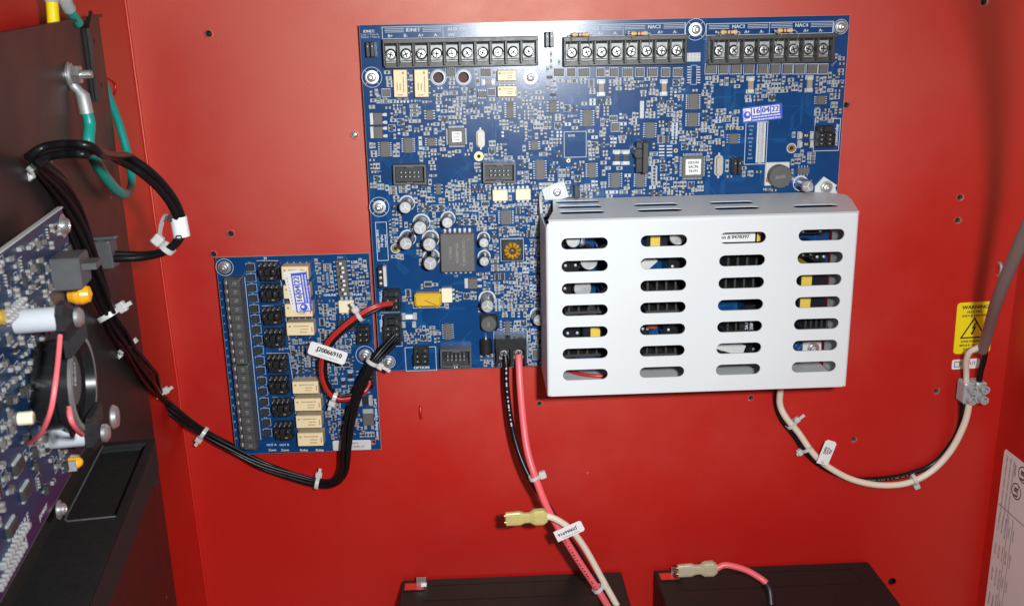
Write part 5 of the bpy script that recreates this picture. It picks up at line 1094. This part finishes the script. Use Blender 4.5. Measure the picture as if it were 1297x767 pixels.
q = MB(); q.cbox(0, 0, 0, 15, 12, 10, 'socket_grey', .6); q.box(0, 2, 10, 9, 2.4, 5, 'socket_grey'); lpart('socket', q, 72, 343, HB, 0, 9)
q = MB(); q.M = T(0, 0, 4); q.lathe([(.1, -3.8), (2.6, -3.4), (3.7, -1), (3.9, 1.5), (3.0, 4.2), (.1, 5.2)], 'orange_cap', seg=20); q.M = Matrix.Identity(4); q.box(0, -2, 0, 1, 1, 3, 'tin'); lpart('orange_capacitor', q, 85, 374, HB, 0, 5)
for u, v, n in ((22, 418, 0),):
    pass
for u, v in ((30, 400), (32, 408)):
    pass
for k, (u, v) in enumerate(((15, 388), (17, 396))):
    q = MB()
    for i in range(7): q.lathe([(1.0, 0), (.9, 2.2), (.3, 2.6)], 'tin', i * 2.8 - 9, 0, 8)
    lpart('pin_row', q, u, v, HB, 0, 3)
q = MB(); q.lathe([(2.4, 0), (2.4, 1.6), (1.4, 2.0)], 'toroid_wind', seg=16); lpart('yellow_coil', q, -2, 402)
for u, v in ((12, 668), (30, 622), (20, 590)):
    q = MB(); q.cbox(0, 0, .1, 8, 3.4, 1.6, 'chip_dark', .3)
    if 1:
        for i in range(7):
            for s_ in (-1, 1): q.box((i - 3) * 1.1, s_ * 2.0, .1, .6, 1.2, .8, 'tin')
    lpart('chip', q, u, v, HB, 0, 7)
for k in range(2):
    q = MB()
    for i in range(10): q.cbox((i - 4.5) * 2.6, 0, .1, 1.7, 2.6, 1.8, 'chip_metal', .4)
    lpart('terminal_row', q, 16 - 4 * k, 690 + 26 * k, HB, 0, 9)
q = MB(); q.lathe([(2.2, 0), (2.2, 4), (1.8, 4.4)], 'opto_cream', seg=14); lpart('push_button', q, 24, 530)
q = MB(); q.lathe([(2.2, 0), (2.2, 3.2), (1.2, 4.4), (.1, 4.8)], 'orange_cap', seg=14); q.box(-2.6, 0, 0, 1, 4, 3, 'tin'); q.box(2.6, 0, 0, 1, 4, 3, 'tin'); lpart('indicator_lamp', q, 88, 586)
sp = lp(72, 487, HB); occ3.mark(sp.x - 17, sp.y - 17, sp.x + 17, sp.y + 17)
occ_p = [(xn, yb + 2, xf, yb + 14)]
for _ in range(2600):
    x, y = random.uniform(xn + 30, xf - 2), random.uniform(yb + (6 if random.random() < .3 else 20), yt - 2); k = random.choice('rccsdda'); ex, ey = EXT[k]; ex, ey = max(ex, ey), max(ex, ey)
    if occ3.free(x - ex, y - ey, x + ex, y + ey):
        occ3.mark(x - ex, y - ey, x + ex, y + ey); r_ = random.choice((0, 90)); n0 = len(smd.v); chip2(smd, x, y, r_, k, HB)
        for j in range(n0, len(smd.v)): vx, vy, vz = smd.v[j]; smd.v[j] = (x + (vx - x) * .95, y + (vy - y) * .95, HB + (vz - HB) * 1.3)
        if random.random() < .4: silk.rect(x - ex, y - ey, x + ex, y + ey, .25, HB + .06, 'silk')
p = lp(30, 690); silk.text('MODULE', p.x, yb + 9.5, 4.2, HB + .06, 'silk'); silk.text('SYSTEM', p.x - 4, yb + 3.6, 4.2, HB + .06, 'silk'); silk.text('power', p.x + 22, yb + 4, 3.5, HB + .06, 'silk')
part(PB, 'small_components', smd, Vector((0, 0, 0)), stuff=True); part(PB, 'printed_legend', silk, Vector((0, 0, 0)))
# sounder on white standoffs
SN = thing('sounder', 'round black sounder held over the left board by white nylon standoffs', 'sounder', LW(L(72, 487, HB)), frame=FR)
SQ = L(54, 488, HB) - L(72, 487, HB)
q = MB(); q.lathe([(15.0, 0), (15.6, 1), (15.6, 8), (16.8, 8.3), (17.2, 9), (17.2, 12.6), (16.6, 13.6), (14.8, 13.6), (13.6, 10.5), (7.4, 10.0)], 'sounder_black', seg=44, ms=['sounder_black'] * 5 + ['ferrite', 'slot_grey', 'sounder_black', 'sounder_black']); part(SN, 'sounder_body', q, SQ)  # grey edge bands paint a highlight on the black rim
q = MB(); q.ring(.5, 1, 0, 8.6, 10.3, 'ferrite', 28); q.text('95 dB', -1.5, 3.5, 3.4, 10.36, 'silk', 68); q.text('PIEZO', 2.2, 2.5, 3.0, 10.36, 'silk', 68); part(SN, 'sounder_label', q, SQ)
c0 = L(72, 487, HB)
for (u, v, s_) in ((20, 407, 1), (60, 554, -1)):
    p = L(u, v, HB) - c0; q = MB(); q.lathe([(4.0, 0), (4.0, 13.5)], 'nylon_grey', seg=18); s1 = part(SN, 'nylon_standoff', q, (p.x, p.y, 0))
    q = MB(); q.cbox(0, 0, 13.5, 10.5, 10.5, 4.5, 'black_plastic', 2.5); q.box(-p.x * .3, -p.y * .3, 13.6, abs(p.x) * .6 + 4, 6, 2.0, 'black_plastic'); part(SN, 'mounting_ear', q, (p.x, p.y, 0))
    q = MB(); q.lathe([(3.2, 0), (3.2, 1.2), (2.2, 2.2), (.8, 2.4)], 'nickel', seg=18); part(SN, 'ear_screw', q, (p.x, p.y, 18.1))
    if s_ < 0: q = MB(); q.lathe([(4.0, 0), (4.4, .6), (3.6, 2.0), (1.0, 2.4)], 'nickel', seg=18); part(SN, 'ear_screw', q, (p.x + 9, p.y + 2, 19.5))
q = MB(); q.tube([toframe(p, LW(c0)) for p in spline([PL(76, 425, 27), PL(74, 450, 27.5), PL(70, 485, 28), PL(64, 520, 26), PL(52, 548, 20), PL(36, 562, 12)], 8)], .8, 'wire_pink', 8); part(SN, 'red_wire', q, Vector((0, 0, 0)))
q = MB(); q.tube([toframe(p, LW(c0)) for p in spline([PL(87, 516, 30), PL(90, 532, 31), PL(97, 544, 30), PL(104, 550, 27)], 8)], .8, 'wire_pink', 8); q.tube([toframe(p, LW(c0)) for p in spline([PL(86, 516, 30), PL(88, 540, 30), PL(92, 552, 29), PL(95, 540, 29)], 8)], .6, 'wire_black', 6); part(SN, 'short_wires', q, Vector((0, 0, 0)))
# two core lead with latched plug
UT = thing('plug_lead', 'black two core lead with latched grey plug and paper flag at the left', 'cable', PL(146, 322, 22))
up = spline([PL(40, 205, 6), PL(58, 193, 10), PL(85, 189, 18), PL(115, 191, 26), P(152, 199, 170), P(186, 220, 158), P(212, 247, 148), P(226, 274, 142), P(228, 297, 140), P(212, 316, 140), P(185, 323, 140), P(160, 324, 142), P(143, 324, 143)], 8)
bundle(UT, up, 2, 1.7, 1.7, 'wire_black', .35, 5, 'wire', 10)
pz = 143; c = P(122, 322, pz); q = MB(); q.cbox(0, 0, -4, 16.5, 13, 8, 'socket_grey', .6); q.cbox(2, 7.6, 0, 18.5, 1.6, 3.4, 'socket_grey', .4); q.box(4, 6.6, .6, 3, 2.4, 2.0, 'socket_grey'); q.cbox(-9.5, -1.5, -5, 7, 15.5, 9, 'socket_grey', .6); part(UT, 'plug', q, c, 2)
q = MB(); q.M = RYm(90) ; q.lathe([(3.8, -4.6), (3.8, 4.6)], 'label_white', seg=18, cap=False); q.M = T(4.2, 0, 1.5) @ RZ(90); q.text('0', 0, 0, 4.5, 2.4, 'ink', 90); part(UT, 'paper_flag', q, P(228, 287, 141), -86)
q = MB(); fp = [P(228, 280, 143), P(220, 272, 140), P(209, 274, 138), P(203, 292, 137), P(204, 312, 137)]; sp_ = spline(fp, 6); cc = P(205, 300, 137)
v = []
for p in sp_: v += [(p + Vector((0, 1.0, 2.6)))[:], (p + Vector((0, -1.0, -2.6)))[:]]
q.add(v, [(2 * i, 2 * i + 1, 2 * i + 3, 2 * i + 2) for i in range(len(sp_) - 1)], 'label_back', True); q.text('8', P(217, 276, 143).x, P(217, 276, 143).y, 5, 145.5, 'ink', -20); part(UT, 'paper_flag', q)
tie(UT, P(212, 314, 140), 45, 3.2, 1, 0, (5, 4.4))
print('objects', len(bpy.data.objects))
